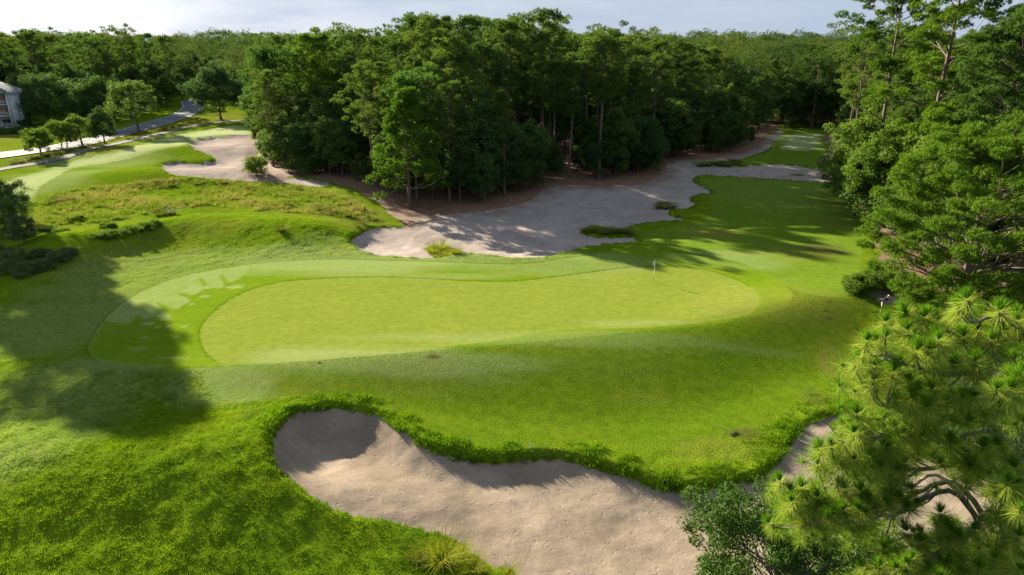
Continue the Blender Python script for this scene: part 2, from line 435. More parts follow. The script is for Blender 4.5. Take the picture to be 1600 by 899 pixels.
def sdist(poly, x, y, want=6.0):
    """signed distance to a plan outline (positive inside), nearest boundary point; only computed near it"""
    x = np.asarray(x, float); y = np.asarray(y, float)
    sd = np.full(x.shape, -1e3); nx = x.copy(); ny = y.copy()
    lo = poly.min(0) - want; hi = poly.max(0) + want
    m = (x > lo[0]) & (x < hi[0]) & (y > lo[1]) & (y < hi[1])
    if not m.any(): return sd, nx, ny
    X, Y = x[m], y[m]
    best = np.full(X.shape, 1e9); bx = X.copy(); by = Y.copy()
    Q = np.roll(poly, -1, 0)
    for (x0, y0), (x1, y1) in zip(poly, Q):
        dx, dy = x1 - x0, y1 - y0; l2 = dx * dx + dy * dy + 1e-12
        t = np.clip(((X - x0) * dx + (Y - y0) * dy) / l2, 0, 1)
        cx, cy = x0 + t * dx, y0 + t * dy
        d = (X - cx) ** 2 + (Y - cy) ** 2
        k = d < best
        best[k] = d[k]; bx[k] = cx[k]; by[k] = cy[k]
    s = np.sqrt(best); s = np.where(inside(poly, X, Y), s, -s)
    sd[m] = s; nx[m] = bx; ny[m] = by
    return sd, nx, ny

def sdist_grid(poly, want):
    """the same for the whole graded grid, touching only the cells near each edge of the outline"""
    X = VX.reshape(nyr, nxr); Y = VY.reshape(nyr, nxr)
    best = np.full(X.shape, want * want); bx = X.copy(); by = Y.copy(); ins = np.zeros(X.shape, bool)
    Q = np.roll(poly, -1, 0)
    for (x0, y0), (x1, y1) in zip(poly, Q):
        ia = max(0, np.searchsorted(gx, min(x0, x1) - want) - 2); ib = np.searchsorted(gx, max(x0, x1) + want) + 2
        ja = max(0, np.searchsorted(gy, min(y0, y1) - want) - 2); jb = np.searchsorted(gy, max(y0, y1) + want) + 2
        xs = X[ja:jb, ia:ib]; ys = Y[ja:jb, ia:ib]
        dx, dy = x1 - x0, y1 - y0; l2 = dx * dx + dy * dy + 1e-12
        t = np.clip(((xs - x0) * dx + (ys - y0) * dy) / l2, 0, 1)
        cx, cy = x0 + t * dx, y0 + t * dy
        d = (xs - cx) ** 2 + (ys - cy) ** 2
        k = d < best[ja:jb, ia:ib]
        best[ja:jb, ia:ib][k] = d[k]; bx[ja:jb, ia:ib][k] = cx[k]; by[ja:jb, ia:ib][k] = cy[k]
        ja = max(0, np.searchsorted(gy, min(y0, y1)) - 3); jb = np.searchsorted(gy, max(y0, y1)) + 3
        ib = np.searchsorted(gx, max(x0, x1)) + 3
        xs = X[ja:jb, :ib]; ys = Y[ja:jb, :ib]
        c = ((y0 > ys) != (y1 > ys))
        xi = x0 + (ys - y0) / (dy + (1e-12 if dy >= 0 else -1e-12)) * dx
        ins[ja:jb, :ib] ^= c & (xs < xi)
    s = np.sqrt(best); s = np.where(ins, s, -s)
    return s.ravel(), bx.ravel(), by.ravel()

def bunker_drop(x, y, sds=None):
    x = np.asarray(x, float); y = np.asarray(y, float)
    z = np.zeros(x.shape)
    for i, (w, dep) in enumerate(BUNKERS):
        sd = sds[i] if sds is not None else sdist(w, x, y, 3.0)[0]
        m = sd > -1.2
        if not m.any(): continue
        X, Y = x[m], y[m]; num = np.zeros(X.shape); den = np.zeros(X.shape)
        fn = np.zeros(X.shape)
        for (bx, by), d in zip(w[::2], dep[::2]):
            k = 1.0 / (((X - bx) ** 2 + (Y - by) ** 2) + 0.3) ** 1.6
            num += k * d; den += k; fn += k * lipf(d)
        D = num / den; s = sd[m]
        F = fn / den
        wi = 1.0 + 1.3 * D
        prof = np.where(s < 0, F * sstep(-0.35 - 0.3 * D * F, 0.0, s), F + (1 - F) * np.sin(np.clip(s / wi, 0, 1) * math.pi / 2))
        z[m] -= D * prof
    return z

ISLANDS = [(687, 392, 3.0, 2.0, .7), (706, 397, 2.6, 1.4, .45), (1040, 322, 2.6, 1.2, .35), (1122, 258, 8.0, 1.8, .4), (950, 366, 4.2, 1.0, .3), (1245, 276, 2.4, .8, .2)]
ISL = []
for u, v, rx, ry, h in ISLANDS:
    cx, cy = survey(u, v, -0.5); ISL.append((cx, cy, rx, ry, h))
def H(x, y, sds=None):
    z = H0(x, y) + bunker_drop(x, y, sds)
    for cx, cy, rx, ry, h in ISL:
        z = z + h * gauss(x, y, cx, cy, rx * 0.6, ry * 0.6)
    return z
def hz(x, y): return float(H(np.array([x]), np.array([y]))[0])
def place(u, v):
    x, y = survey(u, v)
    return (x, y, hz(x, y))

# ------------------------------------------------------------------ one ground sheet on a graded grid, cut into its surfaces
def graded(a, b, d0, grow, dmax):
    out = [a]; d = d0; s = 1 if b > a else -1
    while (b - out[-1]) * s > 0:
        out.append(out[-1] + s * d); d = min(d * grow, dmax)
    return out
gx = np.array(sorted(set(list(np.arange(-54, 50.01, 0.25)) + graded(50.3, 2600, 0.3, 1.05, 400) + graded(-54.3, -2600, 0.3, 1.03, 400))))
gy = np.array(graded(16, -40, 1.0, 1.15, 8)[::-1][:-1] + list(np.arange(16, 80, 0.22)) + graded(80.0, 3600, 0.24, 1.017, 3600))
GX, GY = np.meshgrid(gx, gy)
nyr, nxr = GX.shape
SPX = np.gradient(gx)[None, :].repeat(nyr, 0); SPY = np.gradient(gy)[:, None].repeat(nxr, 1)
VX, VY = GX.ravel().copy(), GY.ravel().copy(); sp = np.minimum(SPX, SPY).ravel()
REGIONS = [('sand_bunker', SAND_FRONT), ('sand_bunker', SAND_FAR), ('sand_bunker', SAND_LEFT), ('sand_bunker', SAND_GOLF), ('putting_green', GREEN), ('green_apron', APRON), ('fairway', FAIRWAY), ('fairway', TEE), ('fairway', LEFTWAY), ('forest_floor', STRAW), ('forest_floor', STRAW_R), ('mown_slope', SLOPE)]
for nm, poly in REGIONS:                      # pull grid points that lie beside an outline onto it
    sd, bx, by = sdist_grid(poly, 3.0)
    m = np.abs(sd) < 0.52 * np.minimum(sp, 1.2)
    VX[m] = bx[m]; VY[m] = by[m]
SD = {i: sdist_grid(p, 6.0)[0] for i, (n, p) in enumerate(REGIONS)}
VZ = H(VX, VY, [SD[0], SD[1], SD[2], SD[3]])
d_mown = np.maximum.reduce([SD[4], SD[5], SD[6], SD[7], SD[8], SD[11]])
d_sand = np.maximum.reduce([SD[0], SD[1], SD[2], SD[3]])
near = np.clip(1.4 - np.hypot(VX, VY) / 160, 0, 1)
rough_amp = sstep(0.0, 2.0, -d_mown) * sstep(0.2, -0.6, d_sand)
VZ = VZ + near * rough_amp * ((fbm(VX * 1.1, VY * 1.1, 3, 3) - 0.44) * 0.24 + (fbm(VX * 0.3, VY * 0.3, 2, 8) - 0.37) * 0.3)
VZ = VZ + near * sstep(0, 0.6, d_sand) * ((fbm(VX * 0.45, VY * 0.45, 4, 11) - 0.46) * 0.34 + (fbm(VX * 2.2, VY * 2.2, 2, 12) - 0.37) * 0.05)
VZ = np.where(SD[4] > -0.4, VZ - 0.03 * sstep(-0.1, 0.05, SD[4]), VZ)

# colour masks that belong to the turf itself: dew, dry straw, bare soil
def blob(lst, soft=0.35):
    a = np.zeros(VX.shape)
    for u, v, ru, rv, s in lst:
        cx, cy = survey(u, v); ex, _ = survey(u + ru, v); _, ey = survey(u, v - rv)
        rx, ry = abs(ex - cx), abs(ey - cy)
        b = (np.abs(VX - cx) < 2 * rx) & (np.abs(VY - cy) < 2 * ry)
        X, Y = VX[b], VY[b]
        n = (fbm(X / max(rx, .5) * 2.2, Y / max(ry, .5) * 2.2, 3, int(u) % 97) - 0.44) * 0.9
        r = np.hypot((X - cx) / rx, (Y - cy) / ry) + n
        a[b] = np.maximum(a[b], s * sstep(1 + soft, 1 - soft, r))
    return a
dew = blob([(150,252,120,14,.7),(60,285,70,18,.75),(300,214,90,9,.6),(560,404,230,22,.75),(820,404,160,10,.5),(900,408,130,14,.45),(560,562,260,18,.6),(350,600,90,36,.55),(880,528,300,10,.35),(1130,405,90,14,.25),(80,620,150,60,.6),(60,690,90,40,.5),(90,500,130,50,.55),(300,412,130,20,.5),(200,440,120,40,.5),(700,432,90,5,.4),(1000,505,90,5,.35),(1235,300,120,25,.08)])
dry = blob([(90,236,140,9,.75),(60,214,110,10,.7),(230,200,90,8,.7),(330,185,70,8,.7),(660,590,120,30,.32),(450,600,90,22,.35),(900,560,140,28,.2),(1200,470,110,22,.35),(1300,500,60,40,.25),(200,400,90,22,.6),(330,360,80,16,.4),(300,385,70,20,.35),(1110,365,50,8,.6),(1240,395,60,12,.4),(1060,460,1,1,0),(1320,350,40,14,.5),(1260,480,80,20,.5),(1200,540,60,20,.15),(130,410,80,20,.5),(420,405,60,8,.3),(1000,620,50,18,.15),(1340,600,40,60,.7),(1120,700,80,18,.4),(430,300,120,26,.5),(520,330,100,16,.6),(130,330,80,30,.55),(560,350,60,14,.7),(160,350,50,20,.5)])
soil = blob([(677,558,11,3,.9),(1296,473,5,2,.9),(1292,487,5,2,.9),(1296,499,6,2,.9),(1165,678,26,7,.75),(1290,390,36,9,.55),(1345,470,14,10,.3),(1280,625,22,14,.5),(400,648,30,8,.5),(230,370,26,6,.25),(845,702,40,3,.35),(1060,310,10,3,.3),(330,332,30,5,.3)], 0.5)
# mower's dew fingers left of the green: dewy ground outside a scalloped line
finger = spline([survey(u, v) for u, v in [(392,419),(372,437),(356,441),(348,431),(343,431),(350,446),(342,452),(325,446),(314,435),(310,436),(318,452),(300,462),(283,458),(281,461),(296,470),(282,480),(270,484),(250,474),(246,476),(258,488),(268,494),(262,502),(248,500),(240,496),(226,500),(214,494),(200,506),(160,500),(150,480),(190,470),(260,438),(320,422),(380,414)]], 4)
fsd = sdist(finger, VX, VY, 2.0)[0]
dew = np.maximum(dew, 0.72 * sstep(-0.12, 0.14, fsd + (fbm(VX * 1.5, VY * 1.5, 3, 19) - 0.44) * 0.12) * (0.55 + 0.9 * fbm(VX * 0.8, VY * 0.8, 3, 23)) * (SD[5] > -0.1))
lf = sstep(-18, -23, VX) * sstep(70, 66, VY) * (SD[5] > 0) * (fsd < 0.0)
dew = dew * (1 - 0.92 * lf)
drops = blob([(287,511,5,2,.8),(303,448,8,3,.85),(322,450,9,2.5,.8),(262,511,5,2,.8),(275,526,3,2,.7),(231,506,9,3,.8),(246,512,4,2,.7),(226,528,4,2,.7),(365,450,14,2,.8),(372,447,10,1.5,.6),(300,476,4,2,.6),(215,545,12,3,.4),(270,560,26,2,.35),(320,464,8,1.5,.7)], 0.15)
dew = np.maximum(dew, drops)
far_dew = np.maximum(blob([(1250,222,30,12,.35)], 0.3), sstep(0, 3.0, SD[8]) * np.clip(0.42 + 1.1 * fbm(VX / 9 + VY / 16, VY / 22, 4, 71), 0, 0.97))
dew = np.maximum(dew, far_dew)
# dry: rusty litter on sand edges by the wood
sandlit = sstep(-4.0, 0.2, np.maximum(SD[9], SD[10])) * np.clip(fbm(VX * 0.5, VY * 0.5, 4, 83) * 2.2 - 0.5, 0, 0.8) * (d_sand > 0)
dry = np.maximum(dry * (d_sand <= 0), sandlit)
teep = np.array([survey(u, v) for u, v in [(1219,234),(1241,209),(1285,211),(1263,237)]])
dew = np.maximum(dew, 0.85 * sstep(-0.4, 0.4, sdist(teep, VX, VY, 2.0)[0]))
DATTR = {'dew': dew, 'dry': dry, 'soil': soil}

MAT = {}
DEW = (0.27, 0.315, 0.13); DRY = (0.22, 0.175, 0.05)
MAT['rough'] = turf_mat('rough_turf', (0.112, 0.195, 0.009), (0.168, 0.230, 0.010), DEW, DRY, fine=7, bump=0.9, bump_scale=7, bump_dist=0.12, contrast=0.75)
MAT['green'] = turf_mat('green_turf', (0.168, 0.222, 0.029), (0.196, 0.247, 0.034), DEW, DRY, fine=18, bump=0.25, bump_scale=16, bump_dist=0.03, streak=0.32, contrast=0.26)
MAT['apron'] = turf_mat('apron_turf', (0.122, 0.205, 0.009), (0.152, 0.225, 0.012), DEW, DRY, fine=14, bump=0.3, bump_scale=12, bump_dist=0.04, streak=0.3, contrast=0.4)
MAT['fairway'] = turf_mat('fairway_turf', (0.115, 0.195, 0.016), (0.145, 0.215, 0.02), (0.40, 0.43, 0.23), DRY, fine=12, bump=0.3, bump_scale=10, bump_dist=0.05, streak=0.25, contrast=0.4)
MAT['slope'] = turf_mat('bank_turf', (0.104, 0.182, 0.008), (0.135, 0.198, 0.010), DEW, DRY, fine=8, bump=0.7, bump_scale=8, bump_dist=0.07, contrast=0.62, mottle=0.85)
MAT['sand'] = sand_mat('bunker_sand', (0.215, 0.173, 0.127), (0.265, 0.216, 0.161))
MAT['sand_far'] = sand_mat('waste_sand', (0.285, 0.243, 0.212), (0.335, 0.288, 0.252), 0.5)
MAT['litter'] = litter_mat('pine_straw')

idx = np.arange(nyr * nxr).reshape(nyr, nxr)
quads = np.stack([idx[:-1, :-1], idx[:-1, 1:], idx[1:, 1:], idx[1:, :-1]], -1).reshape(-1, 4)
cxm = VX[quads].mean(1); cym = VY[quads].mean(1)
own = np.full(len(quads), -1)
for i in range(len(REGIONS) - 1, -1, -1):
    own[inside(REGIONS[i][1], cxm, cym)] = i
print("grid", nyr, nxr, nyr*nxr)
for k, (cx, cy, rx, ry, h) in enumerate(ISL):
    th = np.linspace(0, 2 * math.pi, 28, endpoint=False); wv = 1 + 0.25 * np.sin(th * 3 + k) + 0.12 * np.sin(th * 7 + 2 * k)
    ip = np.stack([cx + 0.72 * rx * wv * np.cos(th), cy + 0.72 * ry * wv * np.sin(th)], 1)
    own[inside(ip, cxm, cym) & (own >= 0) & (own < 4)] = 100
V3 = np.stack([VX, VY, VZ], 1)
def sheet(name, sel, mat, label):
    q = quads[sel]; u, inv = np.unique(q, return_inverse=True)
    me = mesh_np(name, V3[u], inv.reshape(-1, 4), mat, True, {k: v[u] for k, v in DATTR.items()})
    o = link(name, me); tag(o, label, None, None, 'structure'); return o
o = sheet('ground', own == -1, MAT['rough'], 'rolling rough grass around the putting green and bunkers')
mats = ['sand', 'sand_far', 'sand_far', 'sand_far', 'green', 'apron', 'fairway', 'fairway', 'fairway', 'litter', 'litter', 'slope']
labs = ['deep beige sand bunker below the green', 'broad pale waste bunker between the green and the wood', 'pale sand bunker beside the dewy left fairway', 'small sand bunker where the golfer stands', 'smooth pale putting green around the flagstick', 'mown apron ringing the putting green with dewy fingers', 'shaded fairway beyond the green', 'distant mown tee strip between the woods', 'dew covered fairway beside the road', 'brown pine straw floor of the wood behind the sand', 'brown pine straw floor under the trees beside the golfer', 'smooth mown bank falling from the green to the front bunker']
sheet('grass_island', own == 100, MAT['rough'], 'small grassy islands rising from the waste sand')
for i in range(len(REGIONS)):
    if (own == i).any(): sheet(REGIONS[i][0], own == i, MAT[mats[i]], labs[i])
# ------------------------------------------------------------------ plant building blocks
def unit(v): return v / (np.linalg.norm(v, axis=-1, keepdims=True) + 1e-9)

def tube(pts, rad, sides=7):
    """tapered tube along a polyline -> verts, quads"""
    P = np.asarray(pts, float); n = len(P); r = np.asarray(rad, float)
    T = unit(np.gradient(P, axis=0))
    ref = np.array([0.31, 0.95, 0.05]); A = unit(np.cross(T, ref)); B = np.cross(T, A)
    ang = np.arange(sides) / sides * 2 * math.pi
    V = P[:, None, :] + r[:, None, None] * (np.cos(ang)[None, :, None] * A[:, None, :] + np.sin(ang)[None, :, None] * B[:, None, :])
    i = np.arange(n - 1)[:, None] * sides; j = np.arange(sides)[None, :]; k = (j + 1) % sides
    F = np.stack([i + j, i + k, i + sides + k, i + sides + j], -1).reshape(-1, 4)
    return V.reshape(-1, 3), F

class Join:
    def __init__(s): s.v = []; s.q = []; s.t = []; s.n = 0
    def add(s, V, F):
        F = np.asarray(F) + s.n
        (s.q if F.shape[1] == 4 else s.t).append(F); s.v.append(np.asarray(V)); s.n += len(V)
    def mesh(s, name, mat, smooth=True, attrs=None):
        fs = []
        if s.q: fs.append(np.concatenate(s.q))
        if s.t: fs.append(np.concatenate(s.t))
        return mesh_np(name, np.concatenate(s.v), fs, mat, smooth, attrs)

def needles(rng, P, D, n, length, width, spread):
    """brushes of n narrow triangles at each P pointing about D -> verts, tris"""
    m = len(P)
    d = unit(D[:, None, :] + spread * rng.normal(size=(m, n, 3)))
    w = unit(np.cross(d, rng.normal(size=(m, n, 3)))) * (width * rng.uniform(0.7, 1.3, (m, n, 1)))
    L = length * rng.uniform(0.7, 1.15, (m, n, 1))
    b = P[:, None, :]
    V = np.stack([b - w, b + w, b + d * L], 2).reshape(-1, 3)
    return V, np.arange(len(V)).reshape(-1, 3)

def leaves(rng, P, Nrm, size, asp=0.6, jit=0.8):
    """one pointed leaf blade (rhombus) per point"""
    m = len(P)
    nn = unit(Nrm + jit * rng.normal(size=(m, 3)))
    a = unit(np.cross(nn, rng.normal(size=(m, 3)))); b = np.cross(nn, a)
    s = size * rng.uniform(0.6, 1.3, (m, 1))
    V = np.stack([P - a * s, P + b * s * asp + nn * s * 0.12, P + a * s, P - b * s * asp + nn * s * 0.12], 1).reshape(-1, 3)
    return V, np.arange(len(V)).reshape(-1, 4)

def in_ball(rng, n):
    v = unit(rng.normal(size=(n, 3)))
    return v * rng.uniform(0, 1, (n, 1)) ** (1 / 3)

def trunk_line(rng, h, lean, wig, n=9):
    t = np.linspace(0, 1, n)
    a = rng.uniform(0, 6.28); ph = rng.uniform(0, 6.28, 2)
    x = lean * h * t * math.cos(a) + wig * np.sin(t * 5 + ph[0]) * t
    y = lean * h * t * math.sin(a) + wig * np.sin(t * 4.2 + ph[1]) * t
    return np.stack([x - x[0], y - y[0], t * h], 1)

def limb(rng, p0, direc, length, up, n=6, wig=0.08):
    t = np.linspace(0, 1, n)[:, None]
    side = unit(rng.normal(size=3))
    p = p0 + direc * length * t + np.array([0, 0, 1.0]) * up * length * t ** 2 + side * wig * length * np.sin(t * 4)
    return p

def make_pine(seed, h, base_f, crown_r, n_limb, puffs_per, tufts, nneed, tlen, twid, r0, puff_r=1.0, shape='round', spread=0.75, gap=0.25):
    """loblolly pine: bare bole, limbs, foliage carried in separate puffs of needle brushes"""
    rng = np.random.default_rng(seed)
    W = Join(); tl = trunk_line(rng, h, 0.02, 0.22)
    tt = np.linspace(0, 1, len(tl))
    W.add(*tube(tl, r0 * (1.12 - tt) ** 0.75 * np.where(tt == 0, 1.25, 1.0), 8))
    PC = []; PR = []
    ga = rng.uniform(0, 6.28)
    for i in range(n_limb):
        f = (i + rng.uniform(0, 0.8)) / n_limb
        hf = base_f + (0.985 - base_f) * f
        if shape == 'round': prof = math.sin(math.pi * (0.16 + 0.80 * (1 - f) ** 0.8)) ** 0.7 if f < 1 else 0.2
        elif shape == 'cone': prof = (1 - f) ** 0.75 * 0.95 + 0.12
        else: prof = (0.35 + 0.9 * math.sin(math.pi * min(1, f * 0.9 + 0.08))) * 0.8
        ga += 2.4 + rng.normal() * 0.4
        if rng.random() < gap * (1 - f): continue
        L = crown_r * prof * rng.uniform(0.6, 1.15)
        p0 = np.array([np.interp(hf, tt, tl[:, k]) for k in range(3)])
        d = np.array([math.cos(ga), math.sin(ga), rng.uniform(-0.05, 0.35) + 0.5 * f])
        d = d / np.linalg.norm(d)
        lp = limb(rng, p0, d, L, 0.18)
        lr = r0 * 0.26 * (0.5 + L / crown_r) * (1.12 - f * 0.7)
        W.add(*tube(lp, np.linspace(lr, lr * 0.25, 6), 5))
        for k in range(puffs_per):
            s = rng.uniform(0.45, 1.05) if k else 1.0
            q = np.array([np.interp(min(s, 1), np.linspace(0, 1, 6), lp[:, c]) for c in range(3)])
            q = q + rng.normal(size=3) * np.array([1, 1, 0.45]) * (0.22 * L + 0.25) * (0.3 if k == 0 else 1)
            PC.append(q); PR.append(puff_r * rng.uniform(0.65, 1.2))
            if k: W.add(*tube([lp[min(5, int(s * 5)) - 1], 0.5 * (lp[min(5, int(s * 5)) - 1] + q) + [0, 0, -0.1], q], [lr * 0.4, lr * 0.28, lr * 0.12], 4))
    for k in range(3):
        PC.append(tl[-1] + rng.normal(size=3) * [0.5, 0.5, 0.4] * crown_r * 0.2); PR.append(puff_r * 0.9)
    PC = np.array(PC); PR = np.array(PR)
    B = in_ball(rng, len(PC) * tufts).reshape(len(PC), tufts, 3)
    Bd = unit(B + np.array([0, 0, 0.55]))
    P = PC[:, None, :] + B * PR[:, None, None] * np.array([1, 1, 0.5])
    P = P.reshape(-1, 3); D = Bd.reshape(-1, 3)
    V, F = needles(rng, P, D, nneed, tlen, twid, spread)
    C = Join(); C.add(V, F)
    return W, C

def make_broad(seed, h, base_f, rx, n_clump, leaves_per, lsize, r0, clump_r=1.3, trunks=1, squash=1.0, low=0.0, ragged=1.0):
    """broadleaved tree: forking limbs, leaves gathered in many clumps near the crown's surface"""
    rng = np.random.default_rng(seed)
    W = Join()
    cz = h * (base_f + 1) / 2; rz = h * (1 - base_f) / 2 * squash
    tls = []
    for k in range(trunks):
        tl = trunk_line(rng, h * 0.72, 0.03 + 0.05 * (trunks > 1), 0.25)
        tl[:, :2] += rng.normal(size=2) * 0.35 * (trunks > 1)
        tt = np.linspace(0, 1, len(tl)); W.add(*tube(tl, r0 * (1.1 - tt) ** 0.8 * np.where(tt == 0, 1.3, 1), 7)); tls.append(tl)
    U = unit(rng.normal(size=(n_clump, 3)))
    U[:, 2] = np.where(U[:, 2] < -0.75 + low, -U[:, 2], U[:, 2])
    bump = 1 + 0.22 * np.sin(U[:, 0] * 5 + seed) * np.cos(U[:, 1] * 4 + seed * 2) + 0.15 * np.sin(U[:, 2] * 7 + seed)
    bump = 1 + (bump - 1) * ragged
    rr = rng.uniform(0.35, 1.0, n_clump) ** 0.5 * bump
    PC = np.stack([U[:, 0] * rx * rr, U[:, 1] * rx * rr, cz + U[:, 2] * rz * rr], 1)
    for q in PC[: max(14, n_clump // 4)]:
        tl = tls[rng.integers(len(tls))]
        hh = min(max(q[2] - 0.35 * math.hypot(q[0], q[1]) - 0.5, h * base_f * 0.7), tl[-1][2])
        p0 = np.array([np.interp(hh, tl[:, 2], tl[:, c]) for c in range(3)])
        mid = 0.5 * (p0 + q) + [0, 0, -0.12 * np.linalg.norm(q - p0)] + rng.normal(size=3) * 0.15
        W.add(*tube([p0, 0.6 * p0 + 0.4 * mid, mid, q], r0 * np.array([0.34, 0.27, 0.2, 0.05]), 5))
    B = in_ball(rng, n_clump * leaves_per).reshape(n_clump, leaves_per, 3)
    cr = clump_r * rng.uniform(0.6, 1.25, n_clump)
    P = (PC[:, None, :] + B * cr[:, None, None] * np.array([1, 1, 0.75])).reshape(-1, 3)
    Nn = unit(B + np.array([0, 0, 0.6])).reshape(-1, 3)
    V, F = leaves(rng, P, Nn, lsize)
    C = Join(); C.add(V, F)
    return W, C

MAT['bark_pine'] = bark_mat('pine_bark', (0.060, 0.042, 0.032), (0.165, 0.120, 0.092), 5)
MAT['bark_grey'] = bark_mat('grey_bark', (0.055, 0.046, 0.038), (0.14, 0.12, 0.10), 5)
PT = (1.25, 1.35, 0.6)
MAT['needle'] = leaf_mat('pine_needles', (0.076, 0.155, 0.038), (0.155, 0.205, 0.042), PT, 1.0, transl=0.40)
MAT['needle_bright'] = leaf_mat('sunlit_tone_needles', (0.092, 0.178, 0.020), (0.155, 0.215, 0.022), PT, 0.8, transl=0.38)  # brighter copy of the pine needles: the sunlit look is put into the colour
MAT['leaf'] = leaf_mat('broad_leaves', (0.064, 0.132, 0.038), (0.128, 0.180, 0.042), PT, 1.0, transl=0.40, spec=0.03, rough=0.7)
MAT['leaf_gum'] = leaf_mat('sweetgum_leaves', (0.110, 0.185, 0.030), (0.165, 0.225, 0.035), PT, 0.7, transl=0.4, spec=0.03)
MAT['leaf_dark'] = leaf_mat('evergreen_oak_leaves', (0.056, 0.115, 0.036), (0.075, 0.130, 0.036), PT, 0.6, transl=0.3, spec=0.03, rough=0.7)
MAT['leaf_oak'] = leaf_mat('water_oak_leaves', (0.060, 0.120, 0.018), (0.070, 0.130, 0.02), PT, 0.3, transl=0.32, spec=0.08, rough=0.5)
MAT['leaf_grey'] = leaf_mat('greyish_leaves', (0.115, 0.155, 0.06), (0.145, 0.175, 0.07), PT, 0.6, transl=0.3)

def proto(name, WC, bark, leaf, cat):
    W, C = WC
    return dict(name=name, trunk=W.mesh('trunk', MAT[bark]), crown=C.mesh('crown', MAT[leaf], False), cat=cat)

def plant(p, loc, rz, scale, label, group=None, leaf=None):
    r = empty(p['name'], loc, rz, scale)
    tag(r, label, p['cat'], group)
    link('trunk', p['trunk'], r)
    c = link('crown', p['crown'], r)
    if leaf:
        c.material_slots[0].link = 'OBJECT'; c.material_slots[0].material = MAT[leaf]
    return r

PINES = [proto('pine_tree', make_pine(s, 24, b, r, nl, 3, 30, 13, 0.40, 0.036, 0.26, 0.92, sh, gap=0.2), 'bark_pine', 'needle', 'tree')
         for s, b, r, nl, sh in ((1, 0.50, 5.0, 34, 'round'), (2, 0.58, 4.6, 30, 'round'), (3, 0.42, 5.4, 40, 'mid'), (4, 0.36, 4.8, 44, 'cone'), (5, 0.52, 5.6, 34, 'mid'), (6, 0.62, 4.8, 26, 'round'), (7, 0.46, 4.2, 26, 'mid'))]
BROADS = [proto('broadleaf_tree', make_broad(s, 15, b, r, n, 74, 0.27, 0.24, cr), 'bark_grey', 'leaf', 'tree')
          for s, b, r, n, cr in ((11, 0.10, 4.6, 130, 1.3), (12, 0.14, 4.0, 120, 1.2), (13, 0.06, 5.0, 150, 1.35), (14, 0.2, 4.4, 120, 1.4), (15, 0.12, 3.6, 110, 1.15))]
# ------------------------------------------------------------------ woods
rngF = np.random.default_rng(77)
frng = random.Random(5)
def poisson(poly, spacing, rng, tries=None):
    lo, hi = poly.min(0), poly.max(0)
    n = int((hi[0] - lo[0]) * (hi[1] - lo[1]) / spacing ** 2 * 4)
    P = np.stack([rng.uniform(lo[0], hi[0], n), rng.uniform(lo[1], hi[1], n)], 1)
    P = P[inside(poly, P[:, 0], P[:, 1])]
    keep = []; grid = {}
    for p in P:
        k = (int(p[0] // spacing), int(p[1] // spacing))
        ok = True
        for a in (-1, 0, 1):
            for b in (-1, 0, 1):
                for q in grid.get((k[0] + a, k[1] + b), ()):
                    if (q[0] - p[0]) ** 2 + (q[1] - p[1]) ** 2 < spacing ** 2: ok = False; break
        if ok: keep.append(p); grid.setdefault(k, []).append(p)
    return np.array(keep)

def poly_of(px): return np.array([survey(u, v) for u, v in px])
# the central wood: its front edge, then back along the road
edge = poly_of([(402,232),(425,262),(470,270),(520,276),(560,285),(610,300),(690,318),(760,318),(815,305),(845,288),(900,280),(960,278),(1010,270),(1030,252),(1085,243),(1130,239),(1165,231),(1186,219),(1203,205)])
WOOD = np.concatenate([edge, np.array([(80, 212), (98, 214), (106, 240), (120, 300), (60, 340), (-60, 340), (-112, 330), (-108, 270), (-88, 215), (-72, 178)])])
WOOD_L = np.array([(-176, 226), (-158, 236), (-143, 236), (-141, 262), (-146, 290), (-156, 330), (-172, 400), (-330, 400), (-330, 250), (-200, 224)])
WOOD_R = np.concatenate([poly_of([(1310,195),(1312,230),(1318,262),(1345,295)]), np.array([(58, 100), (62, 80), (66, 62), (80, 50), (150, 60), (190, 140), (190, 260), (130, 330), (115, 260)])])
spots = []       # x, y, kind, scale, wood
def fill(poly, spacing, wood, hp, share, front=None):
    for x, y in poisson(poly, spacing, rngF):
        e = 1e9 if front is None else float(_seg_dist(np.array(x), np.array(y), [tuple(p) for p in front]))
        if e < 7 and rngF.random() < 0.35: kind = 'b'
        else: kind = 'p' if rngF.random() < share else 'b'
        hh = hp * float(0.82 + 0.32 * gauss(np.array(x), np.array(y), 4, 160, 40, 40)) if wood == 'mid' else hp
        s = hh * rngF.uniform(0.86, 1.12) if kind == 'p' else rngF.uniform(0.65, 1.1)
        if e < 6 and kind == 'b': s *= 0.8
        if e < 9 and kind == 'p': s *= 0.8
        spots.append((x, y, kind, s, wood))
fill(WOOD, 5.5, 'mid', 1.0, 0.66, edge)
fill(WOOD_L, 6.6, 'left', 1.02, 0.55)
fill(WOOD_R, 6.2, 'right', 1.0, 0.55)
for x, y in poisson(np.concatenate([edge, edge[::-1] + np.array([2.0, 13.0])]), 3.5, rngF):       # low leafy belt closing the wood's front
    spots.append((x, y, 'b', rngF.uniform(0.22, 0.66), 'mid'))
for x, y in poisson(np.array([(79, 213), (100, 213), (128, 262), (130, 330), (92, 300)]), 5.0, rngF):
    spots.append((x, y, 'b' if rngF.random() < 0.6 else 'p', rngF.uniform(0.75, 1.0), 'right'))
